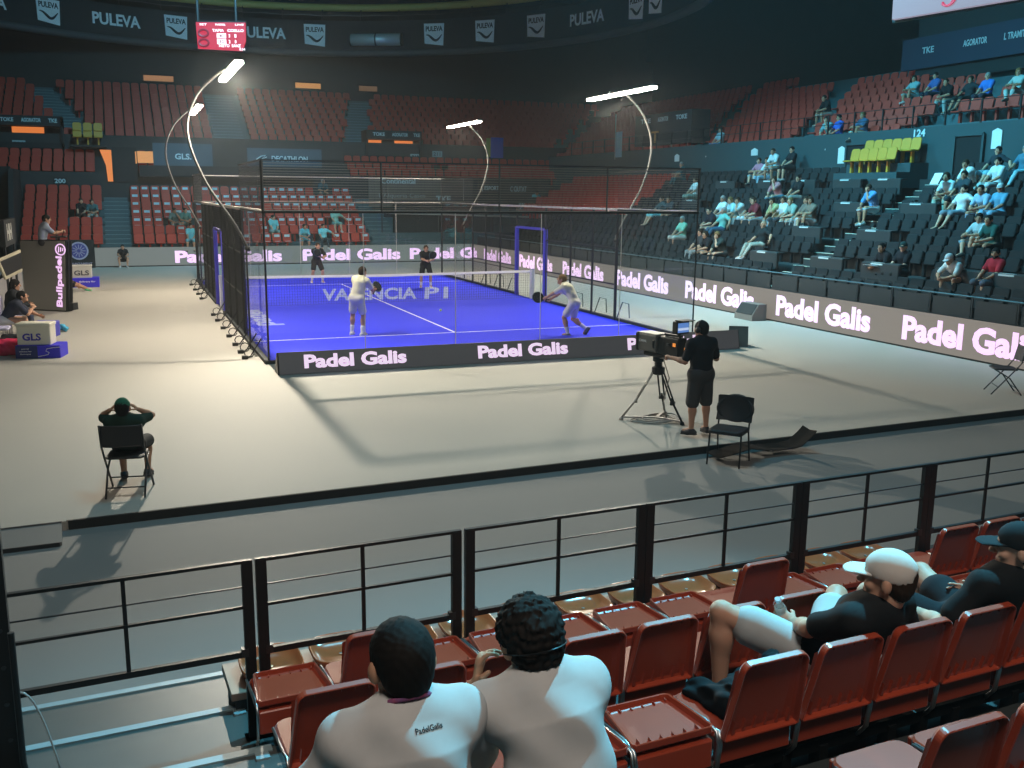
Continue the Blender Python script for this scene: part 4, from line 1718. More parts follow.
# dark jacket lying on the seat beside him
F = Field()
for (a, c, ra, rb) in (((-.16, .10, .47), (.16, .12, .47), .07, .08), ((-.15, .12, .46), (-.18, .36, .42), .07, .05), ((.12, .12, .5), (.22, .30, .53), .08, .05), ((-.12, .2, .45), (.12, .3, .45), .07, .06),
                       ((-.17, .33, .42), (-.15, .42, .26), .05, .035), ((.0, .08, .52), (.2, .12, .56), .06, .05)):
    F.cone(a, c, ra, rb, .04)
F.cut((0, 0, .405), (0, 0, -1))
F.noise = wrinkle(.014, 2.2)
me = F.mesh(.008, 'jacket')
me.materials.append(fabric((.004, .006, .008)))
tag(link('jacket', me, None, sit(2, 4.25), NA), 'dark crumpled jacket on the seat left of the man in the white cap', 'jacket')
for rt_, S_, col in ((rootL, SL, WHITE_T), (rootR, SR, WHITE_T), (rootC, SCp, (.012, .014, .016)), (rootD, SD, (.010, .012, .014))):
    b = MB()
    c_ = V(S_.nb) - V(S_.up2) * .012
    b.tube([c_ + V(S_.rt2) * .078 * math.cos(a) + V(S_.fw2) * (.080 * math.sin(a)) - V(S_.up2) * .022 * math.sin(a) for a in np.linspace(0, 2 * PI, 28)[:-1]], .011, 8, closed=True)
    b.obj('collar', fabric(col), rt_, True)


# ================================================================ on the floor: crew, chairs, players
def folding_chair(label, loc, rotz, dark=(.02, .021, .023)):
    """local: faces +y, seat centre above the origin"""
    t = thing('folding_chair', label, 'chair', loc, rotz)
    m_ = mat('chair_plastic', dark, .45)
    b = MB(); b.rbox((0, .01, .45), (.42, .40, .028), .06); b.obj('seat', m_, t)
    b = MB()
    b.grid(lambda a, c: ((a - .5) * .44, -.235 - .05 * c + .03 * (2 * a - 1) ** 2 - .0, .60 + .24 * c), 8, 4)
    b.grid(lambda a, c: ((.5 - a) * .44, -.250 - .05 * c + .03 * (2 * a - 1) ** 2, .60 + .24 * c), 8, 4)
    P = [((a - .5) * .44, -.243 + .03 * (2 * a - 1) ** 2 - .05, .842) for a in [i / 8 for i in range(9)]]
    b.tube(P, .013, 6)
    b.tube([(x, y + .05, .60) for x, y, z in P], .013, 6)
    b.obj('backrest', m_, t, True)
    for s in (-1, 1):
        x = .225 * s
        b = MB(); b.tube([(x, -.285, .86), (x, -.23, .6), (x, -.10, .42), (x * 1.02, .24, .0)], .012, 7); b.obj('leg', M_DSTEEL, t, True)
        b = MB(); b.tube([(x * .9, .17, .43), (x * .93, -.05, .30), (x * .93, -.27, 0)], .012, 7); b.obj('leg', M_DSTEEL, t, True)
    for (y, z, wd) in ((.135, .14, .225), (-.2, .11, .21)):
        b = MB(); b.tube([(-wd, y, z), (wd, y, z)], .009, 6); b.obj('stretcher', M_DSTEEL, t)
    return t


folding_chair('black folding chair under the boy with hands on his head', (-2.70, -8.22, 0), -.18)
person('boy with green cap sitting with both hands on his head', (-2.70, -8.24, 0), -.15,
       dict(sc=.90, hip=(0, .17, .52), lean=(0, -1.05, 1), hunch=.38, head=(0, .1), shrug=.0, sw=.165, neckl=.13,
            armL=((-.45, .85, .05), (.50, -.72, .48)), armR=((.45, .85, .05), (-.50, -.72, .48)),
            handL=dict(d=(.75, -.1, .65), n=(.6, .1, -.8), curl=.5), handR=dict(d=(-.75, -.1, .65), n=(-.6, .1, -.8), curl=.5),
            legL=((-.18, 1, -.12), (.05, -.1, -1)), legR=((.18, 1, -.12), (-.05, .1, -1))),
       top=(.012, .04, .03), bottom=(.02, .022, .024), legs='long_shorts', hair='short', cap=(.02, .14, .08), sleeve=.75, shoes=(.03, .03, .035))
folding_chair('dark folding chair alone on the right, cut by the picture edge', (11.95, -7.25, 0), 1.0, (.03, .034, .036))

# stackable black chair beside the cameraman
t = thing('conference_chair', 'black upholstered chair beside the cameraman on the platform edge', 'chair', (4.80, -9.24, -.1), 2.25)
MF = mat('black_upholstery', (.010, .011, .013), .6)
b = MB(); b.rbox((0, .03, .46), (.46, .42, .055), .07); b.obj('seat', MF, t)
b = MB(); b.grid(lambda a, c: ((a - .5) * .48, -.205 - .07 * c + .05 * (2 * a - 1) ** 2 - .02 * math.sin(PI * c), .54 + .33 * c), 10, 6)
b.grid(lambda a, c: ((.5 - a) * .48, -.245 - .07 * c + .05 * (2 * a - 1) ** 2 - .02 * math.sin(PI * c), .54 + .33 * c), 10, 6)
b.tube([((math.cos(q) * .235), -.225 - .07 * (.5 + .5 * math.sin(q)) + .05 * math.cos(q) ** 2 - .01, .705 + .165 * math.sin(q)) for q in np.linspace(0, 2 * PI, 28)[:-1]], .026, 6, closed=True)
b.obj('backrest', MF, t, True)
for s in (-1, 1):
    x = .22 * s
    b = MB(); b.tube([(x, .22, 0), (x * .96, .17, .43)], .012, 7); b.obj('leg', M_BLACK, t)
    b = MB(); b.tube([(x, -.25, 0), (x * .96, -.17, .43), (x * .96, -.20, .56)], .012, 7); b.obj('leg', M_BLACK, t)
b = MB()
for s in (-1, 1):
    b.tube([(.21 * s, -.17, .43), (.21 * s, .18, .43)], .011, 6)
b.tube([(-.21, .17, .43), (.21, .17, .43)], .011, 6)
b.obj('seat_frame', M_BLACK, t)

# dark rubber strip curling up at the platform edge
prof = [(-.9, .0), (-.6, .05), (-.3, .10), (0, .05), (.25, -.01), (.5, -.02), (.75, .03), (.92, .16), (1.0, .24)]
b = MB()
def _mat(a, c):
    x = a * (len(prof) - 1)
    i = min(int(x), len(prof) - 2)
    f = x - i
    px = prof[i][0] + (prof[i + 1][0] - prof[i][0]) * f
    pz = prof[i][1] + (prof[i + 1][1] - prof[i][1]) * f
    return (px * .82, (c - .5) * .34 + .05 * math.sin(3 * px), max(pz, -.0) + .03 + .05 * abs(c - .5) * (px > .1))
b.grid(_mat, 32, 6)
b.grid(lambda a, c: tuple(V(_mat(a, 1 - c)) + V((0, 0, -.012))), 32, 6)
tag(b.obj('rubber_mat', mat('rubber', (.012, .011, .010), .95, spec=.08), None, True, (5.42, -9.06, -.06), -.06), 'dark rubber strip curling off the platform edge beside the black chair', 'mat')

# broadcast camera
CB = math.atan2(.23, .92)
t = thing('tripod', 'broadcast tripod with pale legs standing left of the cameraman', 'tripod', (4.93, -7.1, 0), 0)
b = MB(); b.lathe([(.05, .72), (.10, .74), (.10, .84), (.06, .86), (.06, .92), (.09, .94), (.09, 1.0)], 14); b.obj('fluid_head', M_BLACK, t)
feet = [(-.50, .22), (.22, -.40), (.36, .36)]
for fx, fy in feet:
    d_ = V((fx, fy, 0)).normalized()
    sd = V((-d_.y, d_.x, 0))
    b = MB()
    for g in (-.035, .035):
        b.tube([V((d_.x * .07, d_.y * .07, .78)) + sd * g, V((fx * .62, fy * .62, .30)) + sd * g], .014, 7)
    b.tube([V((fx * .52, fy * .52, .38)), V((fx, fy, .03))], .017, 8)
    b.bar(V((fx * .6, fy * .6, .31)) - sd * .05, V((fx * .6, fy * .6, .31)) + sd * .05, .04, .05)
    b.lathe([(.035, 0), (.035, .02), (.02, .05)], 10, T=Matrix.Translation((fx, fy, 0)))
    b.obj('leg', mat('tripod_leg', (.33, .31, .28), .45, .4) if fy > 0 and fx < 0 else M_BLACK, t, True)
b = MB()
for fx, fy in feet:
    b.bar((0, 0, .05), (fx * .95, fy * .95, .05), .05, .025)
b.obj('spreader', mat('spreader_grey', (.35, .34, .32), .5), t)
b = MB()
for i in range(3):
    a = i * 2.1 + .4
    b.tube([(.1 * i + .3 * math.cos(q + a) * (1 + .2 * math.sin(3 * q)) - .1, .25 * math.sin(q + a) + .0, .02 + .012 * i) for q in np.linspace(0, 6.2, 26)], .011, 5)
b.tube([(.02, -.06, 1.0), (.06, -.2, .7), (.03, -.1, .3), (.1, -.1, .05)], .009, 5)
tag(b.obj('camera_cable', mat('pale_cable', (.30, .29, .27), .6), None, True, (4.95, -7.1, 0)), 'pale cable coiled loosely on the floor under the tripod', 'cable')
t = thing('broadcast_camera', 'large studio camera with box lens on the tripod', 'camera', (4.88, -7.18, 1.0), CB)
b = MB(); b.rbox((0, .02, .05), (.14, .5, .06), .02); b.obj('base_plate', M_BLACK, t)
b = MB(); b.rbox((0, -.28, .22), (.20, .42, .28), .03, axis=1); b.box((0, -.3, .385), (.05, .34, .03)); b.box((0, -.16, .37), (.03, .03, .05)); b.box((0, -.44, .37), (.03, .03, .05)); b.obj('camera_body', M_BLACK, t)
b = MB(); b.rbox((0, .14, .23), (.26, .40, .27), .03, axis=1); b.obj('box_lens', mat('lens_case', (.09, .09, .085), .45), t)
b = MB(); b.rbox((0, .13, .372), (.25, .38, .012), .02); b.obj('lens_top', mat('lens_top', (.55, .5, .42), .5), t)
b = MB(); b.rbox((0, .35, .23), (.28, .06, .29), .03, axis=1); b.tube([(0, .37, .23), (0, .39, .23)], .10, 20); b.obj('lens_hood', M_BLACK, t)
b = MB(); b.tube([(0, -.02, .23), (0, .0, .23)], .15, 18); b.obj('lens_mount', M_BLACK, t)
text('CANAL', mat('pale_print', (.5, .5, .5), .6), t, (-.132, .22, .25), (0, -1, 0), (0, 0, 1), .05, .02)
b = MB(); b.rbox((0, -.44, .52), (.26, .10, .19), .02, axis=1)
b.tube([(0, -.42, .38), (0, -.42, .45)], .025, 8); b.box((-.1, -.5, .62), (.02, .12, .02)); b.box((.1, -.5, .62), (.02, .12, .02)); b.box((0, -.52, .63), (.26, .16, .012))
vf = b.obj('viewfinder', M_BLACK, t)
b = MB(); b.box((0, -.493, .52), (.22, .004, .14)); b.obj('screen', mat('vf_screen', (.02, .02, .03), .4, emit=(.10, .22, .55), estr=.9), vf)
b = MB(); b.box((.0, -.496, .50), (.22, .003, .035)); b.obj('screen_picture', mat('vf_court', (.02, .02, .03), .4, emit=(.5, .6, .8), estr=.9), vf)
for g in (-1, 1):
    b = MB(); b.tube([(.07 * g, -.1, .02), (.16 * g, -.5, .06), (.2 * g, -.72, .08)], .011, 7); b.tube([(.185 * g, -.66, .075), (.205 * g, -.80, .085)], .018, 8); b.obj('pan_handle', M_BLACK, t, True)
b = MB()
for (x, y, z, c) in ((.11, -.36, .30, 0), (.11, -.28, .20, 0), (-.11, -.3, .25, 0)):
    b.box((x, y, z), (.03, .05, .04))
b.obj('control_knob', M_DSTEEL, t)
b = MB(); b.box((-.105, -.42, .26), (.01, .05, .05)); b.box((.06, -.495, .2), (.05, .01, .03)); b.obj('tally_light', mat('tally', (.4, .12, .02), .5, emit=(.9, .3, .05), estr=.8), t)

rootM, SM = person('cameraman in black shirt and grey shorts behind the studio camera', (4.99, -8.2, 0), .12,
       dict(sc=.955, hip=(0, 0, .93), lean=(0, .03, 1), head=(.30, -.05), sw=.2, fat=1.15,
            armL=((-.28, .12, -1), (-.25, .9, .12)), armR=((.42, .08, -1), (-.1, .8, .3)),
            legL=((-.10, .02, -1), (-.02, -.02, -1)), legR=((.10, .05, -1), (.02, -.05, -1)), footL=(-.45, 1, -.1), footR=(.3, 1, -.1),
            handL=dict(curl=.9, n=(.3, 0, -1)), handR=dict(curl=.9, n=(-.3, 0, -1))),
       top=(.010, .011, .015), bottom=(.05, .05, .052), legs='long_shorts', hair='short', sleeve=.78, shoes=(.04, .04, .045), hem=.16, skin=(.45, .25, .17))
b = MB()
b.tube([V(SM.hl(.085 * math.cos(a), -.01, .03 + .1 * math.sin(a))) for a in np.linspace(0, PI, 15)], .011, 6)
for g in (1, -1):
    b.tube([V(SM.hl(.072 * g, -.01, 0)), V(SM.hl(.108 * g, -.01, 0))], .042, 12)
b.obj('headset', M_BLACK, rootM, True)


def racket(label, loc, axis, normal):
    """axis: from the butt to the head"""
    t = thing('padel_racket', label, 'racket', loc)
    m_ = frame_mat((0, 0, 0), V(normal).cross(V(axis)), axis)
    n = 28
    O = [(.125 * math.cos(a) * (1 if math.sin(a) > 0 else 1 - .12 * abs(math.sin(a))), .30 + .135 * math.sin(a)) for a in np.linspace(0, 2 * PI, n + 1)[:-1]]
    b = MB(); b.prism(O, -.019, .019, 2, T=m_); b.obj('racket_face', mat('racket_face', (.012, .014, .016), .8, spec=.1), t)
    b = MB(); b.tube([(x, y, 0) for x, y in O], .021, 6, T=m_, closed=True); b.obj('racket_frame', mat('racket_frame', (.02, .05, .07), .35), t, True)
    b = MB()
    for i in range(-2, 3):
        for j in range(-2, 3):
            if i * i + j * j < 7:
                b.tube([(.04 * i, .31 + .04 * j, -.0205), (.04 * i, .31 + .04 * j, .0205)], .0065, 8, T=m_)
    b.obj('racket_hole', mat('racket_hole', (.15, .16, .17), .8), t)
    b = MB(); b.tube([(0, 0, 0), (0, .13, 0)], .017, 10, T=m_); b.tube([(0, .12, 0), (.06, .19, 0)], .012, 6, T=m_); b.tube([(0, .12, 0), (-.06, .19, 0)], .012, 6, T=m_); b.obj('handle', M_BLACK, t, True)
    return t


R2 = lambda rz: Matrix.Rotation(rz, 4, 'Z')
# player in white on the near left
loc, rz = V((2.62, 3.42, .012)), -.75
r_p, S1 = person('padel player in white at the near left, seen from behind', loc, rz,
       dict(hip=(0, -.06, .90), lean=(.12, .24, 1), hunch=.10, head=(-.15, -.05),
            armL=('ik', (.10, .52, 1.10), (-.7, 0, -.7)), armR=('ik', (.16, .48, 1.02), (.7, -.2, -.7)), handL=dict(curl=.7), handR=dict(curl=1.0),
            legL=((-.12, .10, -1), (-.02, -.12, -1)), legR=((.10, .22, -1), (.03, -.22, -1)), footL=(-.2, 1, -.1), footR=(.2, 1, -.1)),
       top=(.72, .70, .52), bottom=(.68, .66, .58), legs='shorts', hair='short', hairc='brown', sleeve=.8, shoes=(.6, .6, .62), socks=(.75, .75, .75), hem=.1, short_len=.72)
q = R2(rz) @ V(S1.wr[1] + (S1.wr[1] - S1.el[1]) * .22) + loc
racket('black padel racket of the white player at the near left', q - V((.02, .05, .03)), (.40, .55, .42), (.3, -.9, .3))
# player in white on the near right, lunging left
loc, rz = V((7.55, 1.78, .012)), .78
r_p, S2 = person('padel player in white at the near right, lunging left', loc, rz,
       dict(hip=(.05, -.12, .80), lean=(.02, .46, 1), hunch=.25, head=(.15, .2),
            armL=('ik', (-.06, .60, .90), (-.6, -.2, -.6)), armR=('ik', (.14, .56, .84), (.7, -.3, -.5)), handL=dict(curl=.7), handR=dict(curl=1.0),
            legL=((-.10, .62, -1), (.0, -.28, -1)), legR=((.14, .22, -1), (.1, -1.1, -.75)), footL=(-.1, 1, -.05), footR=(.2, .6, -.9)),
       top=(.72, .70, .56), bottom=(.66, .66, .66), legs='shorts', hair='short', hairc='fair', sleeve=.8, shoes=(.12, .13, .15), socks=(.75, .75, .75), hem=.1, short_len=.72)
q = R2(rz) @ V(S2.wr[1] + (S2.wr[1] - S2.el[1]) * .22) + loc
racket('black padel racket of the lunging white player at the near right', q, (-.92, .25, .22), (.25, -.95, .1))
# far players in black
loc, rz = V((4.25, 17.7, .012)), PI + .12
r_p, S3 = person('padel player in black at the far left of the court', loc, rz,
       dict(sc=.97, hip=(0, -.1, .82), lean=(0, .28, 1), hunch=.15, head=(0, .12),
            armL=('ik', (-.14, .42, 1.02), (-.8, -.1, -.6)), armR=('ik', (-.04, .46, 1.0), (.8, -.1, -.6)), handL=dict(curl=.7), handR=dict(curl=1.0),
            legL=((-.28, .42, -1), (-.05, -.36, -1)), legR=((.28, .42, -1), (.05, -.36, -1))),
       top=(.012, .013, .016), bottom=(.012, .013, .016), legs='shorts', hair='short', hairc='brown', sleeve=.8, shoes=(.6, .6, .65), socks=(.7, .7, .7), short_len=.72)
q = R2(rz) @ V(S3.wr[1] + (S3.wr[1] - S3.el[1]) * .2) + loc
racket('padel racket of the black clad player at the far left', q, (-.6, -.1, .6), (.1, -1, 0))
loc, rz = V((7.69, 14.65, .012)), PI - .2
r_p, S4 = person('padel player in black at the far right behind the net', loc, rz,
       dict(sc=.97, hip=(0, -.1, .84), lean=(0, .26, 1), hunch=.15, head=(0, .1),
            armL=('ik', (-.12, .40, 1.02), (-.8, -.1, -.6)), armR=('ik', (.02, .44, 1.02), (.8, -.1, -.6)), handL=dict(curl=.7), handR=dict(curl=1.0),
            legL=((-.22, .36, -1), (-.02, -.3, -1)), legR=((.22, .36, -1), (.02, -.3, -1))),
       top=(.012, .013, .016), bottom=(.012, .013, .016), legs='shorts', hair='short', hairc='brown', sleeve=.8, shoes=(.75, .75, .75), socks=(.7, .7, .7), short_len=.72)
q = R2(rz) @ V(S4.wr[1] + (S4.wr[1] - S4.el[1]) * .2) + loc
racket('padel racket of the black clad player at the far right', q, (.5, -.1, .55), (.1, -1, 0))
b = MB()
b.lathe([(.034 * math.sin(PI * k / 10) + 1e-4, -.034 * math.cos(PI * k / 10)) for k in range(11)], 14)
tag(b.obj('padel_ball', mat('ball_felt', (.55, .75, .12), .8), None, True, (5.98, 7.4, .05)), 'small pale padel ball over the blue court', 'ball')

# ---------------------------------------------------------------- left side: umpire tower, benches, boxes
t = thing('umpire_tower', 'grey umpire tower panel with vertical Bullpadel lettering', 'tower', (-4.78, 10.95, 0), 0)
rt = V((1.2, -.92, 0)).normalized()
m_ = frame_mat((0, 0, 0), rt, (0, 0, 1))
b = MB(); b.prism([(-.78, 0), (.62, 0), (.78, 2.04), (-.8, 2.02)], -.26, -.02, 2, T=m_); b.obj('tower_case', M_BLACK, t)
b = MB(); b.prism([(-.76, .04), (.6, .04), (.76, 2.02), (-.78, 2.0)], -.02, .0, 2, T=m_); b.obj('front_panel', mat('tower_panel', (.20, .19, .17), .6), t)
text('Bullpadel', M_LEDTXT, t, m_ @ V((.50, .86, .006)), m_.to_3x3() @ V((.07, 1, 0)), m_.to_3x3() @ V((-1, .07, 0)), .36, .03, width=1.45, height=.26)
b = MB()
b.tube([(.6 + .16 * math.cos(q), 1.78 + .15 * math.sin(q), .006) for q in np.linspace(0, 2 * PI, 25)[:-1]], .018, 5, T=m_, closed=True)
for k in range(3):
    b.tube([(.53 + .07 * k, 1.70 + .02 * k, .006), (.55 + .07 * k, 1.86 - .02 * k, .006)], .014, 5, T=m_)
b.obj('emblem', M_LEDTXT, t)
b = MB()
b.tube([(.66, .02, -.22), (.8, 2.0, -.22)], .02, 6, T=m_); b.tube([(.66, .05, -.1), (.8, 2.0, -.1)], .02, 6, T=m_); b.box((.74, .15, -.2), (.12, .2, .2), T=m_)
b.obj('ladder', M_DSTEEL, t)
t = thing('umpire_desk', 'small black desk on top of the umpire tower', 'desk', (-4.34, 10.88, 2.05), 0)
b = MB(); b.rbox((0, 0, .08), (.42, .5, .04), .03); b.obj('desk_top', M_BLACK, t)
b = MB(); b.box((0, 0, .02), (.06, .06, .1)); b.tube([(.1, -.1, .1), (.16, -.15, .26)], .012, 6); b.obj('microphone', M_BLACK, t)
person('umpire in grey shirt sitting on top of the tower', (-4.78, 11.1, 1.42), -1.35,
       dict(hip=(0, 0, .55), lean=(0, .08, 1), hunch=.2, head=(-.1, -.1), armL=('ik', (-.12, .5, .84), (-.6, 0, -1)), armR=('ik', (.14, .5, .84), (.6, 0, -1)),
            legL=((-.12, 1, -.1), (0, -.1, -1)), legR=((.12, 1, -.1), (0, -.1, -1))), top=(.28, .33, .42), bottom=(.02, .02, .025), legs='trousers', sleeve=.75, hair='short', shoes=(.02, .02, .02), hairc='black')

t = thing('coolbox', 'white GLS coolbox on a blue box at the left edge', 'box', (-4.42, 2.42, .27), -.22)
MW = mat('box_white', (.72, .68, .56), .6)
b = MB(); b.rbox((0, 0, .2), (.66, .4, .40), .03); b.obj('box_body', MW, t)
b = MB(); b.rbox((0, 0, .42), (.69, .43, .07), .03); b.obj('lid', MW, t)
text('GLS', mat('gls_blue', (.03, .03, .35), .6), t, (-.04, -.206, .17), (1, 0, 0), (0, 0, 1), .2, .03, width=.36, height=.15)
t = thing('plinth_box', 'low blue box with white line under the white coolbox', 'box', (-4.34, 2.42, 0), -.22)
b = MB(); b.rbox((0, 0, .135), (.88, .56, .27), .02); b.obj('box_body', mat('gls_blue_box', (.03, .02, .62), .5), t)
b = MB(); b.box((-.22, -.284, .135), (.43, .006, .26)); b.obj('dark_panel', mat('gls_navy', (.02, .03, .16), .6), t)
for k in range(3):
    text(('parcel', 'delivery for', 'Europe')[k], M_WHITE, t, (-.24, -.289, .2 - .055 * k), (1, 0, 0), (0, 0, 1), .045, .01, width=(.14, .24, .2)[k], height=.03)
b = MB(); b.tube([(.0, -.284, .04), (.12, -.284, .06), (.2, -.284, .08), (.22, -.284, .12), (.16, -.284, .15), (.18, -.284, .2), (.3, -.284, .22), (.43, -.284, .23)], .008, 5); b.obj('white_line', M_WHITE, t)
t = thing('coolbox', 'white GLS coolbox farther back behind the umpire tower', 'box', (-4.2, 18.6, .34), 0)
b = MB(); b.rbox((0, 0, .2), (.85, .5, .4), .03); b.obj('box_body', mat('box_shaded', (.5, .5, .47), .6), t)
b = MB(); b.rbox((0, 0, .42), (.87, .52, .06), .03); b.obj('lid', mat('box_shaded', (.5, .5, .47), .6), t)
text('GLS', mat('gls_grey', (.06, .06, .08), .6), t, (.08, -.256, .18), (1, 0, 0), (0, 0, 1), .2, .03, width=.5, height=.18)
t = thing('plinth_box', 'blue box under the farther white coolbox', 'box', (-4.05, 18.6, 0), 0)
b = MB(); b.rbox((0, 0, .17), (1.0, .6, .34), .02); b.obj('box_body', mat('gls_blue_box', (.03, .02, .62), .5), t)
text('delivery for', M_WHITE, t, (.1, -.305, .2), (1, 0, 0), (0, 0, 1), .1, .01, width=.55, height=.08)
t = thing('round_logo_board', 'black board with round blue city emblem at the far left', 'sign', (-4.5, 28.0, 0), 0)
b = MB(); b.rbox((0, 0, .64), (1.2, .12, 1.26), .02, axis=1); b.obj('board', M_DARK, t)
b = MB(); b.lathe([(.0, 0), (.40, 0), (.40, .01), (.0, .01)], 28, T=frame_mat((-.05, -.065, .78), (1, 0, 0), (0, 0, 1))); b.obj('emblem_disc', mat('emblem_pale', (.4, .42, .6), .6), t)
b = MB()
m_ = frame_mat((-.05, -.078, .78), (1, 0, 0), (0, 0, 1))
b.lathe([(.0, 0), (.33, 0), (.33, .006), (.0, .006)], 28, T=m_); b.obj('emblem_field', mat('emblem_blue', (.06, .07, .32), .6), t)
b = MB()
for k in range(12):
    a = k * PI / 6
    b.bar((.08 * math.cos(a), .08 * math.sin(a), .009), (.28 * math.cos(a), .28 * math.sin(a), .009), .03, .006, T=m_)
b.obj('emblem_rays', mat('emblem_pale', (.4, .42, .6), .6), t)
text('AJUNTAMENT', mat('emblem_pale', (.4, .42, .6), .6), t, (0, -.068, .2), (1, 0, 0), (0, 0, 1), .1, .02, width=.95, height=.1)
b = MB(); b.box((0, 0, .002), (.42, 2.0, .003))
o = tag(b.obj('floor_sticker', mat('sticker', (.40, .38, .33), .7), None, False, (-1.2, 10.6, 0)), 'pale printed sticker on the grey floor left of the court', 'sticker')
text('PADEL', M_CARPET, o, (0, .35, .006), (1, 0, 0), (0, 1, 0), .1, .02, ext=.001, width=.34, height=.6)
text('ONLY', M_CARPET, o, (0, -.45, .006), (1, 0, 0), (0, 1, 0), .1, .02, ext=.001, width=.34, height=.6)

# people on the left bench
def bench_chair(label, loc, rotz, col):
    t = thing('bench_chair', label, 'chair', loc, rotz)
    m_ = mat('chair_%d' % int(col[2] * 1000), col, .5)
    b = MB(); b.rbox((0, 0, .44), (.46, .44, .06), .08); b.obj('seat', m_, t)
    b = MB(); b.rbox((0, -.22, .70), (.46, .06, .46), .1, axis=1); b.obj('backrest', m_, t)
    for s in (-1, 1):
        for y in (-.19, .19):
            b = MB(); b.tube([(.2 * s, y, 0), (.19 * s, y, .42)], .014, 6); b.obj('leg', M_STEEL, t)


bench_chair('pale lilac chair at the left edge beside the bending man', (-5.28, 3.9, 0), -PI / 2, (.50, .48, .66))
bench_chair('blue chair behind the bending man at the left edge', (-5.3, 4.55, 0), -PI / 2, (.10, .08, .55))
bench_chair('lilac chair under the woman with long dark hair', (-5.24, 6.2, 0), -PI / 2, (.50, .48, .64))
person('woman with long dark hair and dark jacket on the left bench', (-5.25, 6.15, 0), -PI / 2 + .1,
       dict(hip=(0, -.02, .55), lean=(0, .12, 1), hunch=.2, head=(0, -.1), armL=('ik', (-.12, .40, .72), (-.7, 0, -1)), armR=('ik', (.12, .42, .70), (.7, 0, -1)),
            legL=((-.1, 1, 0), (0, .1, -1)), legR=((.12, 1, 0), (0, .1, -1))), top=(.02, .022, .025), bottom=(.06, .07, .11), legs='trousers', sleeve=1.9, hair='long', shoes=(.4, .4, .4))
person('man in dark shirt bending forward with chin on hand, left bench', (-5.2, 4.4, 0), -PI / 2 + .1,
       dict(hip=(0, -.02, .55), lean=(0, .75, 1), hunch=.1, head=(-.1, .2), armL=('ik', (-.1, .70, .62), (-.7, 0, -.6)), armR=('ik', (.02, .58, .80), (.7, .2, -1)),
            legL=((-.15, 1, 0), (0, .1, -1)), legR=((.15, 1, 0), (0, .1, -1))), top=(.035, .04, .06), bottom=(.5, .5, .48), legs='long_shorts', sleeve=.8, hair='short', shoes=(.5, .5, .5))
t = thing('laptop_case', 'blue open case on the floor beside the bending man', 'case', (-4.45, 5.6, 0), -.3)
b = MB(); b.rbox((0, 0, .18), (.5, .34, .36), .03); b.obj('case_body', mat('case_blue', (.05, .05, .45), .5), t)
b = MB(); b.rbox((0, -.18, .2), (.36, .02, .26), .02, axis=1); b.obj('case_panel', mat('case_pale', (.2, .2, .4), .5), t)
F = Field()
for q in range(6):
    F.cone((.12 * math.cos(q * 1.3), .10 * math.sin(q * 2.1), .07), (.1 * math.cos(q * 2.2 + 1), .12 * math.sin(q * 1.1), .13), .06, .05, .03)
F.noise = wrinkle(.012, 2)
me = F.mesh(.014, 'towel'); me.materials.append(fabric((.08, .42, .66)))
tag(link('towel', me, None, (-4.2, 6.3, 0)), 'crumpled light blue towel on the floor near the bending man', 'towel')
F = Field()
F.cone((-.28, 0, .17), (.28, 0, .17), .17, .17, .04, ((0, 1, 0), .9)); F.cone((-.2, -.05, .26), (.2, -.05, .26), .10, .10, .04)
F.noise = wrinkle(.01, 1.5)
me = F.mesh(.016, 'sports_bag'); me.materials.append(fabric((.62, .03, .10)))
tag(link('sports_bag', me, None, (-5.05, 2.75, 0), .2), 'pink red sports bag on the floor left of the white coolbox', 'bag')
F = Field()
F.cone((-.2, 0, .16), (.2, 0, .16), .16, .15, .04); F.cone((-.1, .0, .3), (.14, 0, .30), .10, .08, .04)
F.noise = wrinkle(.01, 1.5)
me = F.mesh(.016, 'racket_bag'); me.materials.append(fabric((.015, .016, .02)))
tag(link('racket_bag', me, None, (-5.0, 3.25, .0), .3), 'black racket bag behind the pink red bag at the left edge', 'bag')
for k in range(5):
    b = MB(); b.lathe([(.032, 0), (.034, .01), (.034, .15), (.014, .19), (.014, .22)], 12)
    tag(b.obj('water_bottle', mat('bottle_lilac', (.55, .5, .75), .3), None, True, (-5.66, 4.3 + .28 * k, .88)), '%s small bottle from the left on the ledge behind the left bench' % nth(k + 1), 'bottle', 'bottles behind the left bench')
t = thing('sign_box', 'black hanging sign with large white letter H at the left edge', 'sign', (-5.95, 14.2, 2.15), 0)
b = MB(); b.rbox((0, 0, .0), (.14, 3.2, .8), .03, axis=0); b.obj('sign_panel', M_DARK, t)
text('HH', mat('sign_white', (.5, .5, .45), .6), t, (.075, -.4, .02), (0, 1, 0), (0, 0, 1), .5, .03, width=1.3, height=.5)
b = MB(); b.tube([(0, -1.3, -2.15), (0, -1.3, .4)], .04, 6); b.obj('sign_post', M_DSTEEL, t)
b = MB(); b.tube([(0, 1.3, -2.15), (0, 1.3, .4)], .04, 6); b.obj('sign_post', M_DSTEEL, t)
t = thing('framed_monitor', 'pale framed dark monitor under the black sign at the left edge', 'monitor', (-5.75, 12.6, 1.25), 0)
m_ = frame_mat((0, 0, 0), (.25, 1, .1), (-.3, 0, 1))
b = MB(); b.rbox((0, 0, 0), (1.9, .62, .06), .03, T=m_); b.obj('frame', mat('frame_cream', (.5, .46, .33), .5), t)
b = MB(); b.box((0, 0, .034), (1.66, .44, .01), T=m_); b.obj('screen', M_BLACK, t)
b = MB(); b.tube([(0, 0, 0), (-.1, 0, -.6), (-.1, 0, -1.25)], .03, 6); b.obj('stand', M_BLACK, t)

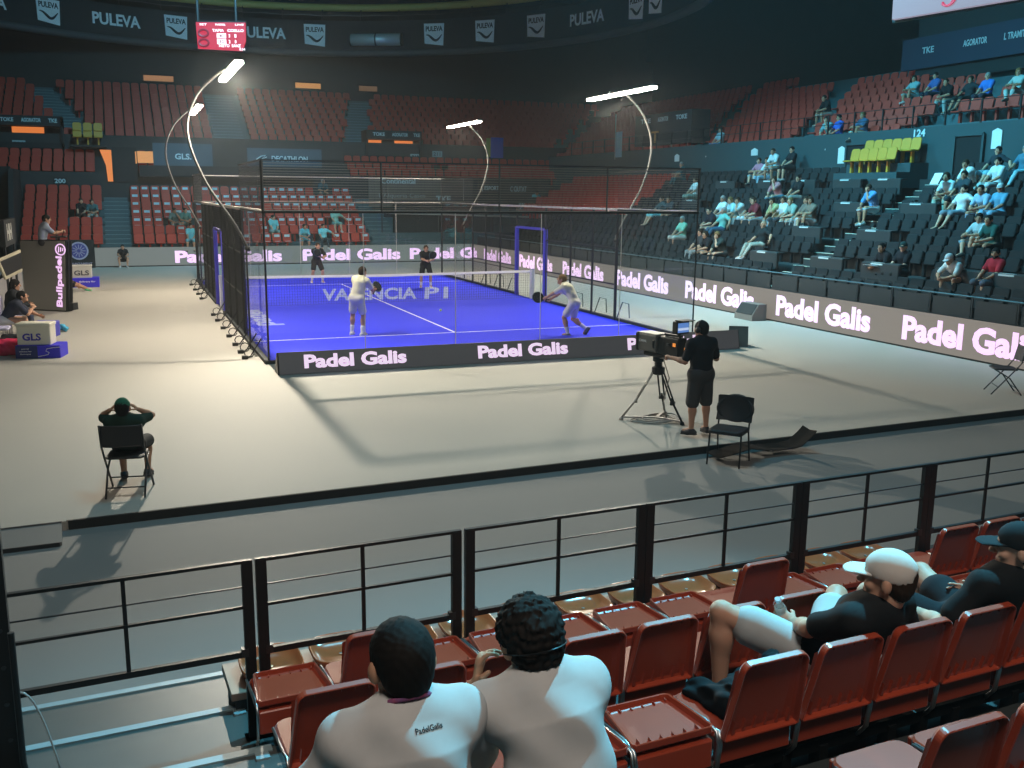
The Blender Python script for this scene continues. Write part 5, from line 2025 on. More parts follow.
# ball kid in front of the far barrier, steward behind the tower
person('ball kid in dark clothes crouching in front of the far barrier', (-2.72, 28.1, 0), PI,
       dict(sc=.85, hip=(0, -.05, .36), lean=(0, .1, 1), head=(0, 0), armL=('ik', (-.16, .35, .55), (-.8, 0, -1)), armR=('ik', (.16, .35, .55), (.8, 0, -1)),
            legL=('ik', (-.16, .36, .09), (-.3, .6, 1)), legR=('ik', (.16, .36, .09), (.3, .6, 1))), top=(.012, .014, .016), bottom=(.015, .016, .02), shoes=(.7, .7, .7), h=.011)
person('steward with green shoes sitting behind the umpire tower', (-4.55, 17.0, 0), -PI / 2,
       dict(sc=.9, hip=(0, -.1, .30), lean=(0, -.1, 1), head=(0, 0), armL=((-.2, .1, -1), (0, .8, -.4)), armR=((.2, .1, -1), (0, .8, -.4)),
            legL=('ik', (-.15, .62, .08), (-.2, .6, 1)), legR=('ik', (.2, .66, .08), (.2, .6, 1))), top=(.03, .03, .035), bottom=(.02, .02, .025), shoes=(.12, .7, .35), h=.011)
t = thing('floor_monitor', 'wedge shaped grey floor speaker in front of the right LED barrier', 'speaker', (13.85, 3.1, 0), PI / 2)
b = MB(); b.prism([(-.24, 0), (.24, 0), (.24, .14), (.02, .46), (-.24, .46)], -.42, .42, 0); b.obj('speaker_case', mat('speaker_grey', (.16, .15, .14), .6), t)
b = MB(); m_ = frame_mat((0, .135, .305), (-1, 0, 0), (0, -.22, .32)); b.box((0, 0, .006), (.76, .34, .012), T=m_); b.obj('grille', M_DARK, t)


# ================================================================ seats of the far and right stands
def tip_seat(m):
    """folded stadium chair facing +y: tall back, seat tipped up against it"""
    b = MB()
    T = Matrix.Translation((0, -.16, .60)) @ Matrix.Rotation(.16, 4, 'X')
    b.rbox((0, 0, 0), (.44, .06, .50), .06, axis=1, T=T, n=2)
    T = Matrix.Translation((0, -.06, .50)) @ Matrix.Rotation(.22, 4, 'X')
    b.rbox((0, 0, 0), (.40, .08, .36), .05, axis=1, T=T, n=2)
    for s in (-1, 1):
        b.box((.23 * s, -.05, .45), (.03, .26, .06))
        b.box((.23 * s, -.1, .22), (.03, .08, .44))
    return b


def shell_seat(m):
    """one-piece plastic shell facing +y"""
    b = MB()
    b.rbox((0, .04, .40), (.42, .40, .05), .08, n=2)
    T = Matrix.Translation((0, -.17, .60)) @ Matrix.Rotation(.18, 4, 'X')
    b.rbox((0, 0, 0), (.42, .045, .44), .09, axis=1, T=T, n=2)
    b.box((0, -.05, .19), (.08, .1, .38))
    return b


def stuff_of(places, proto, name, m, label, cat):
    if not places:
        return
    b = MB()
    for loc, rz in places:
        b.add(proto.v, proto.f, 0, Matrix.Translation(loc) @ Matrix.Rotation(rz, 4, 'Z'))
    tag(b.obj(name, m), label, cat, None, 'stuff')


# ---- spectators' places, so that seats under them stay down
LOW = {}      # right lower stand: (row, y) of spectators
SPR = [  # row, y, label, pose, top, bottom, hair, hair colour, cap
    (1, 8.99, 'spectator with bare arms at left of the front group beside the court corner', 0, (.05, .04, .04), (.3, .3, .3), 'long', 'brown', None),
    (1, 8.32, 'woman in black top with pale arms in the low front group', 1, (.015, .015, .018), (.02, .02, .02), 'long', 'brown', None),
    (1, 7.6, 'person leaning on one hand in the low front group', 2, (.03, .05, .05), (.03, .03, .03), 'bob', 'fair', None),
    (2, 6.49, 'bald man in dark shirt with arm on the next seat and beige trousers', 3, (.015, .02, .022), (.35, .35, .30), None, 'black', None),
    (2, 11.42, 'man in pale green shirt seen through the right end of the glass', 0, (.22, .50, .38), (.5, .45, .4), 'short', 'grey', None),
    (3, 10.48, 'dark dressed spectator below the big light clad group', 1, (.02, .02, .03), (.02, .03, .05), 'short', 'black', None),
    (3, 9.91, 'man in sea green shirt with jeans stretching his legs right', 3, (.16, .45, .40), (.04, .10, .16), 'short', 'grey', None),
    (4, 11.1, 'white shirted spectator at the left end of the big group', 0, (.6, .65, .66), (.5, .5, .5), 'short', 'grey', None),
    (4, 10.27, 'spectator in light blue shirt, second of the big group', 1, (.35, .6, .66), (.5, .5, .5), 'bob', 'fair', None),
    (4, 9.8, 'small spectator in pale shirt, third of the big group', 2, (.5, .58, .58), (.4, .4, .4), 'short', 'brown', None),
    (4, 9.27, 'spectator in black vest with pale shorts, fourth of the big group', 0, (.015, .02, .02), (.55, .55, .55), 'short', 'black', None),
    (4, 8.86, 'spectator in dark red shirt in the big group', 1, (.20, .03, .04), (.4, .45, .48), 'short', 'brown', None),
    (4, 7.79, 'spectator in yellowish shirt in the big group', 2, (.42, .40, .20), (.2, .3, .35), 'bob', 'brown', None),
    (4, 7.52, 'man in bright white shirt right of the yellowish shirt', 0, (.62, .66, .66), (.05, .06, .07), 'short', 'brown', None),
    (4, 6.83, 'spectator in grey green shirt with bare legs in the big group', 1, (.25, .38, .34), (.4, .45, .45), 'short', 'fair', None),
    (4, 6.32, 'spectator in brown top, second from the right of the big group', 0, (.16, .12, .10), (.3, .3, .3), 'long', 'brown', None),
    (4, 6.03, 'rightmost of the big group, in brown top and white trousers', 4, (.18, .14, .11), (.60, .64, .66), 'long', 'brown', None),
    (6, 9.81, 'woman in pink top above the big group', 2, (.50, .22, .24), (.10, .30, .40), 'long', 'brown', None),
    (6, 8.73, 'person in black shirt above the big group', 0, (.012, .014, .016), (.3, .32, .30), 'short', 'black', None),
    (5, 4.05, 'man in blue shirt and white shorts on the steps of the aisle', 2, (.10, .28, .55), (.55, .62, .66), 'short', 'brown', None),
    (8, 13.12, 'spectator in pink shirt high in the stand beside a white shirt', 4, (.48, .20, .28), (.25, .4, .5), 'short', 'brown', None),
    (8, 12.66, 'spectator in white shirt high in the stand beside a pink shirt', 0, (.6, .65, .66), (.25, .4, .5), 'short', 'brown', None),
    (9, 12.35, 'spectator in white shirt sitting on the ledge under the parapet', 1, (.55, .65, .66), (.3, .4, .4), 'short', 'brown', None),
    (9, 11.45, 'spectator in black on the ledge under the parapet', 0, (.012, .014, .018), (.03, .03, .03), 'short', 'black', None),
    (8, 18.93, 'spectator in dark teal shirt at the far top left of the right stand', 4, (.04, .13, .15), (.05, .14, .16), 'short', 'grey', None),
    (6, 15.43, 'spectator in white shirt sitting alone behind the glass corner', 0, (.6, .66, .66), (.25, .35, .3), 'short', 'brown', None),
    (4, 15.57, 'spectator behind the top wire mesh with pale blue bag', 3, (.05, .08, .09), (.25, .6, .66), 'short', 'brown', None),
    (4, 14.62, 'spectator behind the top wire mesh with folded arms', 1, (.06, .07, .08), (.05, .06, .07), 'short', 'brown', None),
    (1, .03, 'man in black holding white papers in the second row', 1, (.012, .012, .015), (.02, .02, .02), 'short', 'black', None),
    (1, -.48, 'man in black shirt and dark cap beside the one with papers', 0, (.012, .012, .016), (.02, .02, .02), 'short', 'black', (.02, .05, .05)),
    (1, -2.42, 'man in white shirt and white cap bending forward in the second row', 5, (.60, .62, .62), (.05, .05, .06), 'short', 'grey', (.6, .62, .64)),
    (1, -3.33, 'bearded man in red polo shirt in the second row', 0, (.42, .02, .035), (.10, .11, .14), 'short', 'black', None),
    (3, -1.43, 'child in light shirt with knees up beside a green shirt', 4, (.36, .52, .56), (.25, .4, .5), 'short', 'black', None),
    (3, -1.89, 'man in dark green shirt beside the child', 1, (.02, .10, .09), (.02, .03, .03), 'short', 'black', None),
    (7, 1.83, 'man in white shirt with elbows out, upper rows at right', 2, (.58, .64, .66), (.1, .1, .1), 'short', 'brown', None),
    (7, .96, 'spectator in white shirt and white trousers, upper rows at right', 0, (.55, .64, .66), (.5, .6, .62), 'short', 'black', None),
    (6, 1.83, 'spectator holding a white sheet on the steps at right', 1, (.45, .60, .62), (.3, .42, .36), 'bob', 'brown', None),
    (6, 1.39, 'dark haired spectator right of the white sheet', 0, (.03, .05, .06), (.03, .05, .06), 'short', 'black', None),
    (5, .65, 'man in white shirt below the dark haired spectator', 3, (.60, .66, .66), (.2, .25, .3), 'short', 'black', None),
    (5, -.13, 'spectator in light blue shirt, left of the light capped one', 1, (.28, .48, .66), (.25, .3, .4), 'short', 'black', None),
    (5, -.57, 'spectator with light cap and blue shirt at right', 0, (.12, .35, .52), (.2, .4, .55), 'short', 'grey', (.5, .6, .62)),
    (8, 1.69, 'spectator in dark shirt leaning back beside the right doorway', 3, (.02, .03, .04), (.25, .5, .6), 'short', 'black', None),
    (8, .75, 'spectator in light trousers reclining at the right edge', 3, (.06, .18, .26), (.25, .5, .58), 'short', 'grey', None),
]
SPU = [  # right upper stand: row, y
    (4, 9.7, 'spectator in pale teal with knees up, leftmost of the upper group', 4, (.22, .42, .44), (.22, .42, .44), 'long', 'brown', None),
    (4, 8.72, 'spectator in blue shirt, second of the upper group', 0, (.05, .12, .35), (.03, .04, .06), 'short', 'black', None),
    (3, 7.22, 'spectator in black shirt, third of the upper group', 1, (.012, .014, .016), (.3, .4, .4), 'short', 'brown', None),
    (3, 6.37, 'large spectator in dark shirt, fourth of the upper group', 3, (.02, .03, .035), (.02, .03, .03), 'short', 'brown', None),
    (3, 5.64, 'spectator in bright blue shirt in the upper rows', 0, (.04, .18, .60), (.03, .04, .06), 'short', 'grey', None),
    (3, 4.37, 'spectator in pale clothes at the right edge of the upper rows', 4, (.35, .5, .48), (.4, .5, .48), 'bob', 'fair', None),
    (3, 13.62, 'spectator in black shirt alone on the red upper seats', 1, (.012, .014, .016), (.4, .45, .42), 'short', 'black', None),
    (0, 10.63, 'spectator in pale teal behind the parapet rail', 2, (.15, .32, .34), (.2, .3, .3), 'short', 'black', None),
    (0, 10.2, 'spectator in blue shirt behind the parapet rail', 0, (.03, .12, .52), (.03, .04, .06), 'short', 'black', None),
    (0, 8.87, 'fair spectator in dark blue with pale trousers behind the parapet rail', 4, (.05, .12, .22), (.4, .55, .5), 'short', 'fair', None),
    (0, 18.01, 'spectator in light blue shirt at the left end of the red upper rows', 0, (.35, .55, .62), (.05, .2, .4), 'short', 'brown', None),
]
SPF = [  # far stand: row, x
    (3, -4.43, 'left one of two dark clad spectators in the far left seat block', 0, (.012, .014, .016), (.02, .02, .02), 'short', 'black', None),
    (3, -3.95, 'right one of two spectators in the far left seat block, in teal', 1, (.05, .13, .14), (.25, .35, .35), 'short', 'black', None),
    (0, .35, 'spectator in cyan shirt low in the far stand left of the court', 0, (.15, .55, .62), (.15, .35, .4), 'short', 'black', None),
    (2, .2, 'spectator in teal shirt above the cyan one in the far stand', 1, (.10, .34, .34), (.2, .35, .33), 'short', 'brown', None),
    (2, -.25, 'spectator leaning forward beside the teal one in the far stand', 2, (.12, .24, .24), (.2, .3, .3), 'short', 'brown', None),
    (6, 7.5, 'spectator with dark shirt and raised arms high behind the glass', 1, (.03, .10, .13), (.05, .1, .1), 'short', 'grey', None),
    (1, 4.3, 'spectator in cyan shirt behind the left glass pane', 0, (.16, .55, .60), (.2, .35, .35), 'short', 'black', None),
    (0, 6.64, 'spectator in bright cyan shirt low behind the glass', 3, (.20, .60, .66), (.03, .05, .06), 'short', 'black', None),
    (0, 5.66, 'spectator in cyan shirt left of the bright cyan one', 1, (.10, .42, .50), (.1, .3, .35), 'short', 'black', None),
    (2, 7.56, 'spectator lying back in pale green behind the glass', 3, (.25, .50, .42), (.2, .4, .36), 'short', 'brown', None),
    (5, 19.6, 'spectator in cyan leaning over the orange corner seats', 5, (.15, .55, .66), (.2, .55, .64), 'short', 'black', None),
]
POSES = [
    dict(hip=(0, .0, .52), lean=(0, -.08, 1), hunch=.12, head=(.5, -.05), armL=('ik', (-.12, .34, .62), (-.7, -.1, -1)), armR=('ik', (.12, .36, .60), (.7, -.1, -1)),
         legL=((-.12, 1, 0), (0, .05, -1)), legR=((.14, 1, 0), (0, .1, -1))),
    dict(hip=(0, .0, .52), lean=(0, .25, 1), hunch=.2, head=(.4, .05), armL=('ik', (-.08, .48, .64), (-.7, 0, -1)), armR=('ik', (.08, .46, .66), (.7, 0, -1)),
         legL=((-.2, 1, 0), (0, -.1, -1)), legR=((.22, 1, 0), (0, .0, -1))),
    dict(hip=(0, .0, .52), lean=(.1, .2, 1), hunch=.25, head=(.6, -.15, .2), armL=('ik', (-.02, .32, 1.0), (-.6, .2, -1)), armR=('ik', (.14, .40, .60), (.8, 0, -1)),
         legL=((-.1, 1, .05), (0, .1, -1)), legR=((.2, 1, 0), (0, -.1, -1))),
    dict(hip=(0, .08, .50), lean=(.0, -.38, 1), hunch=.3, head=(.3, 0), armL=((-.9, -.1, -.45), (-.5, .4, -.5)), armR=('ik', (.14, .38, .60), (.8, 0, -1)),
         legL=((-.15, 1, -.02), (0, .7, -1)), legR=((.15, 1, -.0), (0, .5, -1))),
    dict(hip=(0, .0, .52), lean=(0, -.02, 1), hunch=.2, head=(.6, -.05), armL=('ik', (-.05, .44, .76), (-.8, 0, -1)), armR=('ik', (.10, .46, .74), (.8, 0, -1)),
         legL=((-.1, .9, .35), (.05, .15, -1)), legR=((.1, 1, .2), (-.5, .5, -.7))),
    dict(hip=(0, .02, .52), lean=(0, .65, 1), hunch=.35, head=(.2, -.35), armL=('ik', (-.08, .66, .56), (-.9, 0, -.6)), armR=('ik', (.10, .66, .58), (.9, 0, -.6)),
         legL=((-.2, 1, 0), (0, -.1, -1)), legR=((.2, 1, 0), (0, .0, -1))),
]
TONES = [(.50, .27, .17), (.44, .23, .14), (.56, .33, .22)]


def spectator(i, rec, loc, rz, group):
    q = rec[3]
    lg = 'trousers' if i % 3 == 0 else 'long_shorts'
    person(rec[2], loc, rz, POSES[q], top=rec[4], bottom=rec[5], legs=lg, hair=rec[6], hairc=rec[7], cap=rec[8], sleeve=.75, shoes=(.6, .6, .6) if i % 2 else (.05, .05, .05),
           skin=TONES[i % 3], h=.0125, key='spectator%d' % q, group=group, wr=.003, beard='bearded' in rec[2])


xr = lambda i: 15.1 + .75 * i
for i, r in enumerate(SPR):
    z = .65 + .375 * min(r[0], 8)
    x = xr(r[0])
    if r[0] == 9:
        x, z = 21.32, 4.02
    if 'steps of the aisle' in r[2]:
        z += .05
    spectator(i, r, (x, r[1], z), PI / 2 + random.uniform(-.15, .1), 'spectators in the lower right stand')
for i, r in enumerate(SPU):
    spectator(i + 1, r, (22.4 + .75 * r[0], r[1], 5.15 + .375 * r[0]), PI / 2 + random.uniform(-.2, .1), 'spectators in the upper right stand')
for i, r in enumerate(SPF):
    spectator(i + 2, r, (r[1], 29 + .75 * r[0], .65 + .375 * r[0]), PI + random.uniform(-.15, .15), 'spectators in the far stand')
b = MB(); b.box((0, 0, 0), (.30, .004, .36), T=Matrix.Rotation(.5, 4, 'X'))
tag(b.obj('paper_sheet', mat('paper', (.62, .66, .66), .7), None, False, (19.0, 1.83, 3.98), PI / 2), 'white sheet of paper held by a spectator on the right steps', 'paper')
b = MB(); b.box((0, 0, 0), (.5, .3, .006), T=Matrix.Rotation(.4, 4, 'X'))
tag(b.obj('paper_sheet', mat('paper', (.62, .66, .66), .7), None, False, (15.4, .05, 1.66), PI / 2), 'white papers on the lap of the man in black, second row', 'paper')

busy = lambda lst, i, v: any(r[0] == i and abs(r[1] - v) < .36 for r in lst)

# ---- right lower stand: black seats
COV = [(5, 5.0, 4), (3, 5.05, 4), (3, 2.1, 4), (1, 2.2, 4), (1, 5.1, 4), (5, 2.05, 4), (1, -2.45, 4), (5, 14.2, 4), (7, 5.1, 4), (7, 11.2, 4), (7, 9.2, 4), (7, 6.9, 4), (7, 14.1, 4), (1, -.2, 4), (1, -3.95, 4)]
AISLE = lambda i, y: 3.3 < y < 4.5
blk, used = [], []
for i in range(9):
    for k in range(80):
        y = -9 + .5 * k
        if y > (26.5 if i < 4 else 17.5 + .3 * i) or AISLE(i, y) or busy(SPR, i, y):
            continue
        if any(c[0] == i + 0 and abs(c[1] - y) < .85 and i == c[0] for c in COV):
            continue
        if i >= 7 and 3.9 < y < 7.8:
            continue
        p = V((xr(i) + .1, y, .65 + .375 * i))
        if not in_view(p + V((0, 0, .5)), 10):
            continue
        blk.append((p, i, k))
blk.sort(key=lambda q: (q[0] - CAMP).length)
proto = tip_seat(None)
pm = proto.mesh('seat_shell', M_BLKSEAT)
near_b, rest_b = blk[:285], blk[285:]
names = ['front row behind the rail', 'second row up', 'third row up', 'fourth row up', 'fifth row up', 'sixth row up', 'seventh row up', 'eighth row up', 'top row under the parapet']
cnts = {}
for p, i, k in sorted(near_b, key=lambda q: (q[1], q[0].y)):
    cnts[i] = cnts.get(i, 0) + 1
    tag(link('tip_up_chair', pm, None, p, PI / 2), 'black seat of the right stand, %s, %s from the right' % (names[i], nth(cnts[i])), 'seat', 'black folding seats, right stand, ' + names[i])
stuff_of([(p, PI / 2) for p, i, k in rest_b], proto, 'tip_up_chairs', M_BLKSEAT, 'the remaining black folding seats in the distance of the right stand', 'seats')
# covered seat groups with white labels
b0 = None
for q, (i, y, n) in enumerate(COV):
    p = (xr(i) - (.45 if (i, y) == (1, -.2) else .18), y, .65 + .375 * i)
    if not in_view(V(p) + V((0, 0, .6)), 10):
        continue
    if b0 is None:
        b0 = thing('seat_cover', 'x', 'cover', p, PI / 2, 'grey covers over groups of seats')
        b = MB(); b.rbox((0, .0, .50), (1.36, .10, .52), .05, axis=1); b.rbox((0, -.14, .74), (1.34, .26, .05), .04); b.obj('cover_cloth', M_COVER, b0)
        b = MB(); b.box((.1, .0, .768), (.42, .07, .006)); b.box((.1, .054, .73), (.42, .006, .04)); b.obj('name_label', mat('label_white', (.55, .6, .6), .6), b0)
        c = b0
    else:
        c = copy_tree(b0, p)
    c['label'] = 'grey seat cover with white label, %s, %s cover from the right' % (names[i], nth(1 + sum(1 for c_ in COV if c_[0] == i and c_[1] < y)))
# aisle steps with pale edges
b = MB(); e = MB()
for i in range(9):
    for h in (0, 1):
        x0 = 14.72 + .75 * i + .375 * h
        y0 = 3.9
        z = .65 + .375 * (i) - .0 + .1875 * h - .0
        if h:
            b.box((x0 + .19, y0, z - .09), (.38, .95, .19))
        e.box((x0 + .02, y0, z + .006), (.07, .95, .016))
struct('floor_right_aisle', b, M_CONCD)
struct('trim_right_aisle_edges', e, mat('step_edge', (.6, .6, .5), .5))
# front rail of the right stand
t = thing('front_rail', 'dark low railing with panels in front of the black seats', 'railing', (14.55, 8, 0))
b = MB(); b.tube([(0, -18, 1.32), (0, 20, 1.32)], .02, 6); b.obj('top_rail', mat('rail_teal', (.08, .13, .15), .4, .4), t)
for k in range(32):
    y = -18 + 1.2 * k
    b = MB(); b.box((0, y, 1.0), (.03, .03, .66)); b.box((.02, y + .6, 1.0), (.012, 1.08, .5)); b.obj('rail_panel', M_COVER, t)

# parapet details: doorways, signs, railing
def doorway(name, y0, y1, z0, z1, label):
    t = thing(name, label, 'doorway', (21.74, (y0 + y1) / 2, z0))
    b = MB(); b.box((.02, 0, (z1 - z0) / 2), (.05, y1 - y0, z1 - z0)); b.obj('door_opening', mat('deep_black', (.004, .005, .006), .9), t)
    b = MB()
    b.box((-.02, -(y1 - y0) / 2, (z1 - z0) / 2), (.08, .08, z1 - z0)); b.box((-.02, (y1 - y0) / 2, (z1 - z0) / 2), (.08, .08, z1 - z0)); b.box((-.02, 0, z1 - z0), (.08, y1 - y0, .08)); b.obj('door_frame', M_TEALW, t)


doorway('doorway', 2.85, 3.95, 3.6, 5.36, 'dark doorway right of the yellow seats in the parapet wall')
doorway('doorway', 7.3, 8.9, 4.0, 5.3, 'dark low opening left of the yellow seats in the parapet wall')
t = tag(text('124', mat('sign_cyan', (.45, .6, .64), .6), None, (21.76, 5.53, 5.52), (0, -1, 0), (0, 0, 1), .3, .03, width=.5, height=.24, name='section_number'), 'white section number 124 on the parapet wall above yellow seats', 'sign')
for (y, z, wd, ht, lab) in ((9.2, 4.95, .34, .62, 'white paper notice left of the yellow seats'), (2.4, 5.2, .36, .6, 'white paper notice right of the dark doorway'), (14.5, 5.25, .45, .3, 'small white notice at the left part of the parapet'), (20.6, 5.2, .4, .35, 'small pale notice on the far end of the parapet')):
    b = MB(); b.prism([(-wd / 2, -ht / 2), (wd / 2, -ht / 2), (wd / 2, ht / 2 - .08), (0, ht / 2), (-wd / 2, ht / 2 - .08)], -.01, .01, 0)
    tag(b.obj('notice', mat('paper', (.62, .66, .66), .7), None, False, (21.76, y, z)), lab, 'notice')
py = MB()
p_ = shell_seat(None)
ym = p_.mesh('seat_shell', M_YELSEAT)
for (i, n, y0, z) in ((0, 5, 5.75, 4.25), (1, 6, 5.3, 4.55)):
    for k in range(n):
        y = y0 + .43 * k
        tag(link('plastic_chair', ym, None, (20.75 + .55 * i, y, z), PI / 2), 'yellow seat in the %s row of the small yellow block, %s from the right' % (('lower', 'upper')[i], nth(k + 1)), 'seat', 'yellow seats under the section number')
b = MB(); b.box((20.75, 6.5, 4.0), (.54, 3.0, .5)); b.box((21.4, 6.5, 4.15), (.76, 3.0, .8))
struct('floor_yellow_block', b, M_TEALW)
t = thing('parapet_railing', 'thin dark railing on top of the parapet below the red upper seats', 'railing', (21.9, 10, 5.7))
for k in range(30):
    b = MB(); b.box((0, -18 + 1.4 * k, .36), (.045, .045, .72)); b.obj('post', M_BLACK, t)
for z in (.7, .36):
    b = MB(); b.tube([(0, -18.5, z), (0, 24, z)], .014, 6); b.obj('rail', M_BLACK, t)

# ---- red seats, far and upper
red = []
def add_red(block, i, k, p, rz):
    if in_view(V(p) + V((0, 0, .5)), 6):
        red.append((V(p), rz, block, i, k))


for i in range(7):
    z, y = .65 + .375 * i, 29.0 + .75 * i
    for k in range(7):
        x = -6.75 + .5 * k
        if not busy(SPF, i, x):
            add_red('far left block', i, k, (x, y, z), PI)
    for k in range(23):
        x = -2.0 + .49 * k
        if x < 9.2 and not busy(SPF, i, x):
            add_red('far middle block', i, k, (x, y, z), PI)
for i in range(4, 9):                        # corner block of the right stand
    for k in range(26):
        y = 18.5 + .5 * k
        if y < 28.2 + .75 * i:
            add_red('corner block', i, k, (xr(i) + .1, y, .65 + .375 * i), PI / 2)
near_n = len([o for o in bpy.data.objects if o.name.startswith('stadium_chair')])
for j in range(3):
    for k in range(64):
        x = -9.5 + .5 * k
        if -3.8 < x < -1.6 or 1.9 < x < 9.4 or (j == 1 and 14.2 < x < 15.4):
            continue
        add_red('far middle rows', j, k, (x, 34.45 + .75 * j, 4.0 + .36 * j), PI)
def up_aisle(x):
    return any(abs(x - a) < .6 for a in (-11.5, 3.4, 10.6, 17.5)) or abs(x + 4.0) < .01
for j in range(9):
    for k in range(96):
        x = -19 + .5 * k
        y = 37.0 + .75 * j
        if abs(x - (-4.2 - .28 * j)) < .75 or abs(x - 3.2) < .9 or abs(x - (10.1 + .22 * j)) < .75 or x > 22.6 + .75 * j or x < -17:
            continue
        if j < 2 and (-8.6 < x < -5.2 or 10.5 < x < 14.2):
            continue
        add_red('far upper block', j, k, (x, y, 5.85 + .375 * j), PI)
for j in range(10):
    for k in range(100):
        y = -9 + .5 * k
        x = 22.4 + .75 * j
        if y > 36 + .75 * j or abs(y - (12.6 + .55 * j)) < .6 or abs(y - (20 + .6 * j)) < .6 or (j > 5 and y < 11) or busy(SPU, j, y):
            continue
        if (y < 6.2 and j < 2) or (y < 6.8 and j > 3) or abs(y - (6.6)) < .5:
            continue
        if j > 7 and y < 22:
            continue
        add_red('right upper block', j, k, (x, y, 5.15 + .375 * j), PI / 2)
red.sort(key=lambda q: (q[0] - CAMP).length)
rp = shell_seat(None)
rm = rp.mesh('seat_shell', M_REDFAR)
card = MB(); card.box((0, -.115, .69), (.26, .012, .12), T=None); card.box((0, .1, .432), (.24, .16, .01))
cm = card.mesh('name_card', mat('card_pale', (.45, .62, .70), .6))
keep = [q for q in red if q[2] in ('far left block', 'far middle block')] + [q for q in red if q[2] in ('corner block', 'right upper block')]
keep = keep[:292 - near_n]
ids = set(id(q) for q in keep)
cnts = {}
RN = ['front', 'second', 'third', 'fourth', 'fifth', 'sixth', 'seventh', 'eighth', 'ninth', 'tenth']
for q in sorted(keep, key=lambda q: (q[2], q[3], q[4])):
    c = (q[2], q[3])
    cnts[c] = cnts.get(c, 0) + 1
    has = q[2] == 'far middle block' and (q[3] >= 2 or random.random() < .35) and random.random() < .92
    g = '%s, %s row' % (q[2], RN[q[3]])
    o = tag(link('stadium_chair', rm, None, q[0], q[1]), 'red seat of the %s, %s from left%s' % (g, nth(cnts[c]), ', pale card' if has else ''), 'seat', 'red seats, ' + g)
    if has:
        link('name_card', cm, o)
stuff_of([(q[0], q[1]) for q in red if id(q) not in ids], rp, 'stadium_chairs', M_REDFAR, 'rows of empty red seats in the upper and farther stands', 'seats')

# aisles between the far blocks: teal steps
def far_aisle(n, x0, x1, ya, za, rows, dx=0., m=M_TEALW):
    b = MB(); e = MB()
    for i in range(rows):
        for h in (0, 1):
            y = ya + .75 * i + .375 * h
            z = za + .375 * i + .1875 * h
            xa, xb = x0 + dx * i, x1 + dx * i
            if h:
                b.box(((xa + xb) / 2, y + .19, z - .09), (xb - xa, .38, .19))
            e.box(((xa + xb) / 2, y + .03, z + .004), (xb - xa, .07, .014))
    struct('floor_far_aisle_%d' % n, b, M_TEALF)
    struct('trim_far_aisle_%d' % n, e, mat('teal_edge', (.16, .30, .34), .5))


far_aisle(1, -3.45, -2.35, 28.62, .65, 7)
far_aisle(2, 9.3, 10.5, 28.62, .65, 7)
far_aisle(3, -4.9, -3.6, 36.75, 5.85, 9, -.28)
far_aisle(4, 2.4, 4.0, 36.75, 5.85, 9)
far_aisle(5, 9.4, 10.8, 36.75, 5.85, 9, .22)

# wall fittings of the far stand
M_PALE = mat('sign_cyan', (.45, .6, .64), .6)
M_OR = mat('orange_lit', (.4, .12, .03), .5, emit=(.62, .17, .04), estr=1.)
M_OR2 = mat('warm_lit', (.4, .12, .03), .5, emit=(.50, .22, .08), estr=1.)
t = thing('section_sign', 'small pale number 200 on the dark wall above the far left block', 'sign', (-5.4, 33.8, 3.9))
b = MB(); b.box((0, .02, 0), (.62, .03, .34)); b.obj('sign_plate', M_DARK, t)
text('200', M_PALE, t, (0, -.002, 0), (1, 0, 0), (0, 0, 1), .3, .03, width=.5, height=.22)
t = thing('lit_passage', 'dark passage flanked by orange lit walls behind the far left block', 'doorway', (-1.9, 33.75, 3.9))
b = MB(); b.box((-.45, .05, .85), (1.15, .06, 1.7)); b.obj('passage_opening', M_DARK, t)
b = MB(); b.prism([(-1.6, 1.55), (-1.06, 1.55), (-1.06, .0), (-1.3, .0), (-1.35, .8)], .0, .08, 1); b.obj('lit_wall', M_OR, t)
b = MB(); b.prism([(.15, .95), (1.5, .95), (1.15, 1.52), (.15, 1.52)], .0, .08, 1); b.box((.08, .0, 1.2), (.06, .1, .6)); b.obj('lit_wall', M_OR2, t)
t = thing('wall_banner', 'blue grey GLS banner on the far wall left of the scoreboard pole', 'banner', (.45, 33.7, 5.2))
b = MB(); b.box((0, .03, 0), (2.9, .05, 1.3)); b.obj('banner_cloth', mat('banner_blue', (.035, .08, .11), .7), t)
text('GLS.', M_PALE, t, (.0, .0, .0), (1, 0, 0), (0, 0, 1), .3, .03, width=.8, height=.3)
t = thing('wall_banner', 'blue grey DECATHLON banner on the far wall above the glass', 'banner', (5.6, 33.7, 5.25))
b = MB(); b.box((0, .03, 0), (3.9, .05, .95)); b.obj('banner_cloth', mat('banner_blue', (.035, .08, .11), .7), t)
text('DECATHLON', M_PALE, t, (.25, .0, -.05), (1, 0, 0), (0, 0, 1), .3, .03, width=1.9, height=.28)
b = MB(); b.tube([(-1.5, 0, -.12), (-1.25, 0, .05), (-1.0, 0, .12), (-1.2, 0, -.08), (-.95, 0, .02)], .035, 5); b.obj('emblem', M_PALE, t)
for (x, z, tx, lab) in ((14.9, 6.05, '211', 'small pale section plate below the upper red rows, centre'), (13.55, 5.85, '210', 'small pale section plate right of the middle booth'), (-7.3, 6.05, '201', 'small pale section plate under the left booth')):
    t = thing('section_sign', lab, 'sign', (x, 36.36, z - .3))
    b = MB(); b.box((0, .0, 0), (.6, .03, .34)); b.obj('sign_plate', mat('plate_pale', (.3, .42, .45), .6), t)
    text(tx, M_DARK, t, (0, -.02, 0), (1, 0, 0), (0, 0, 1), .3, .02, width=.42, height=.2)


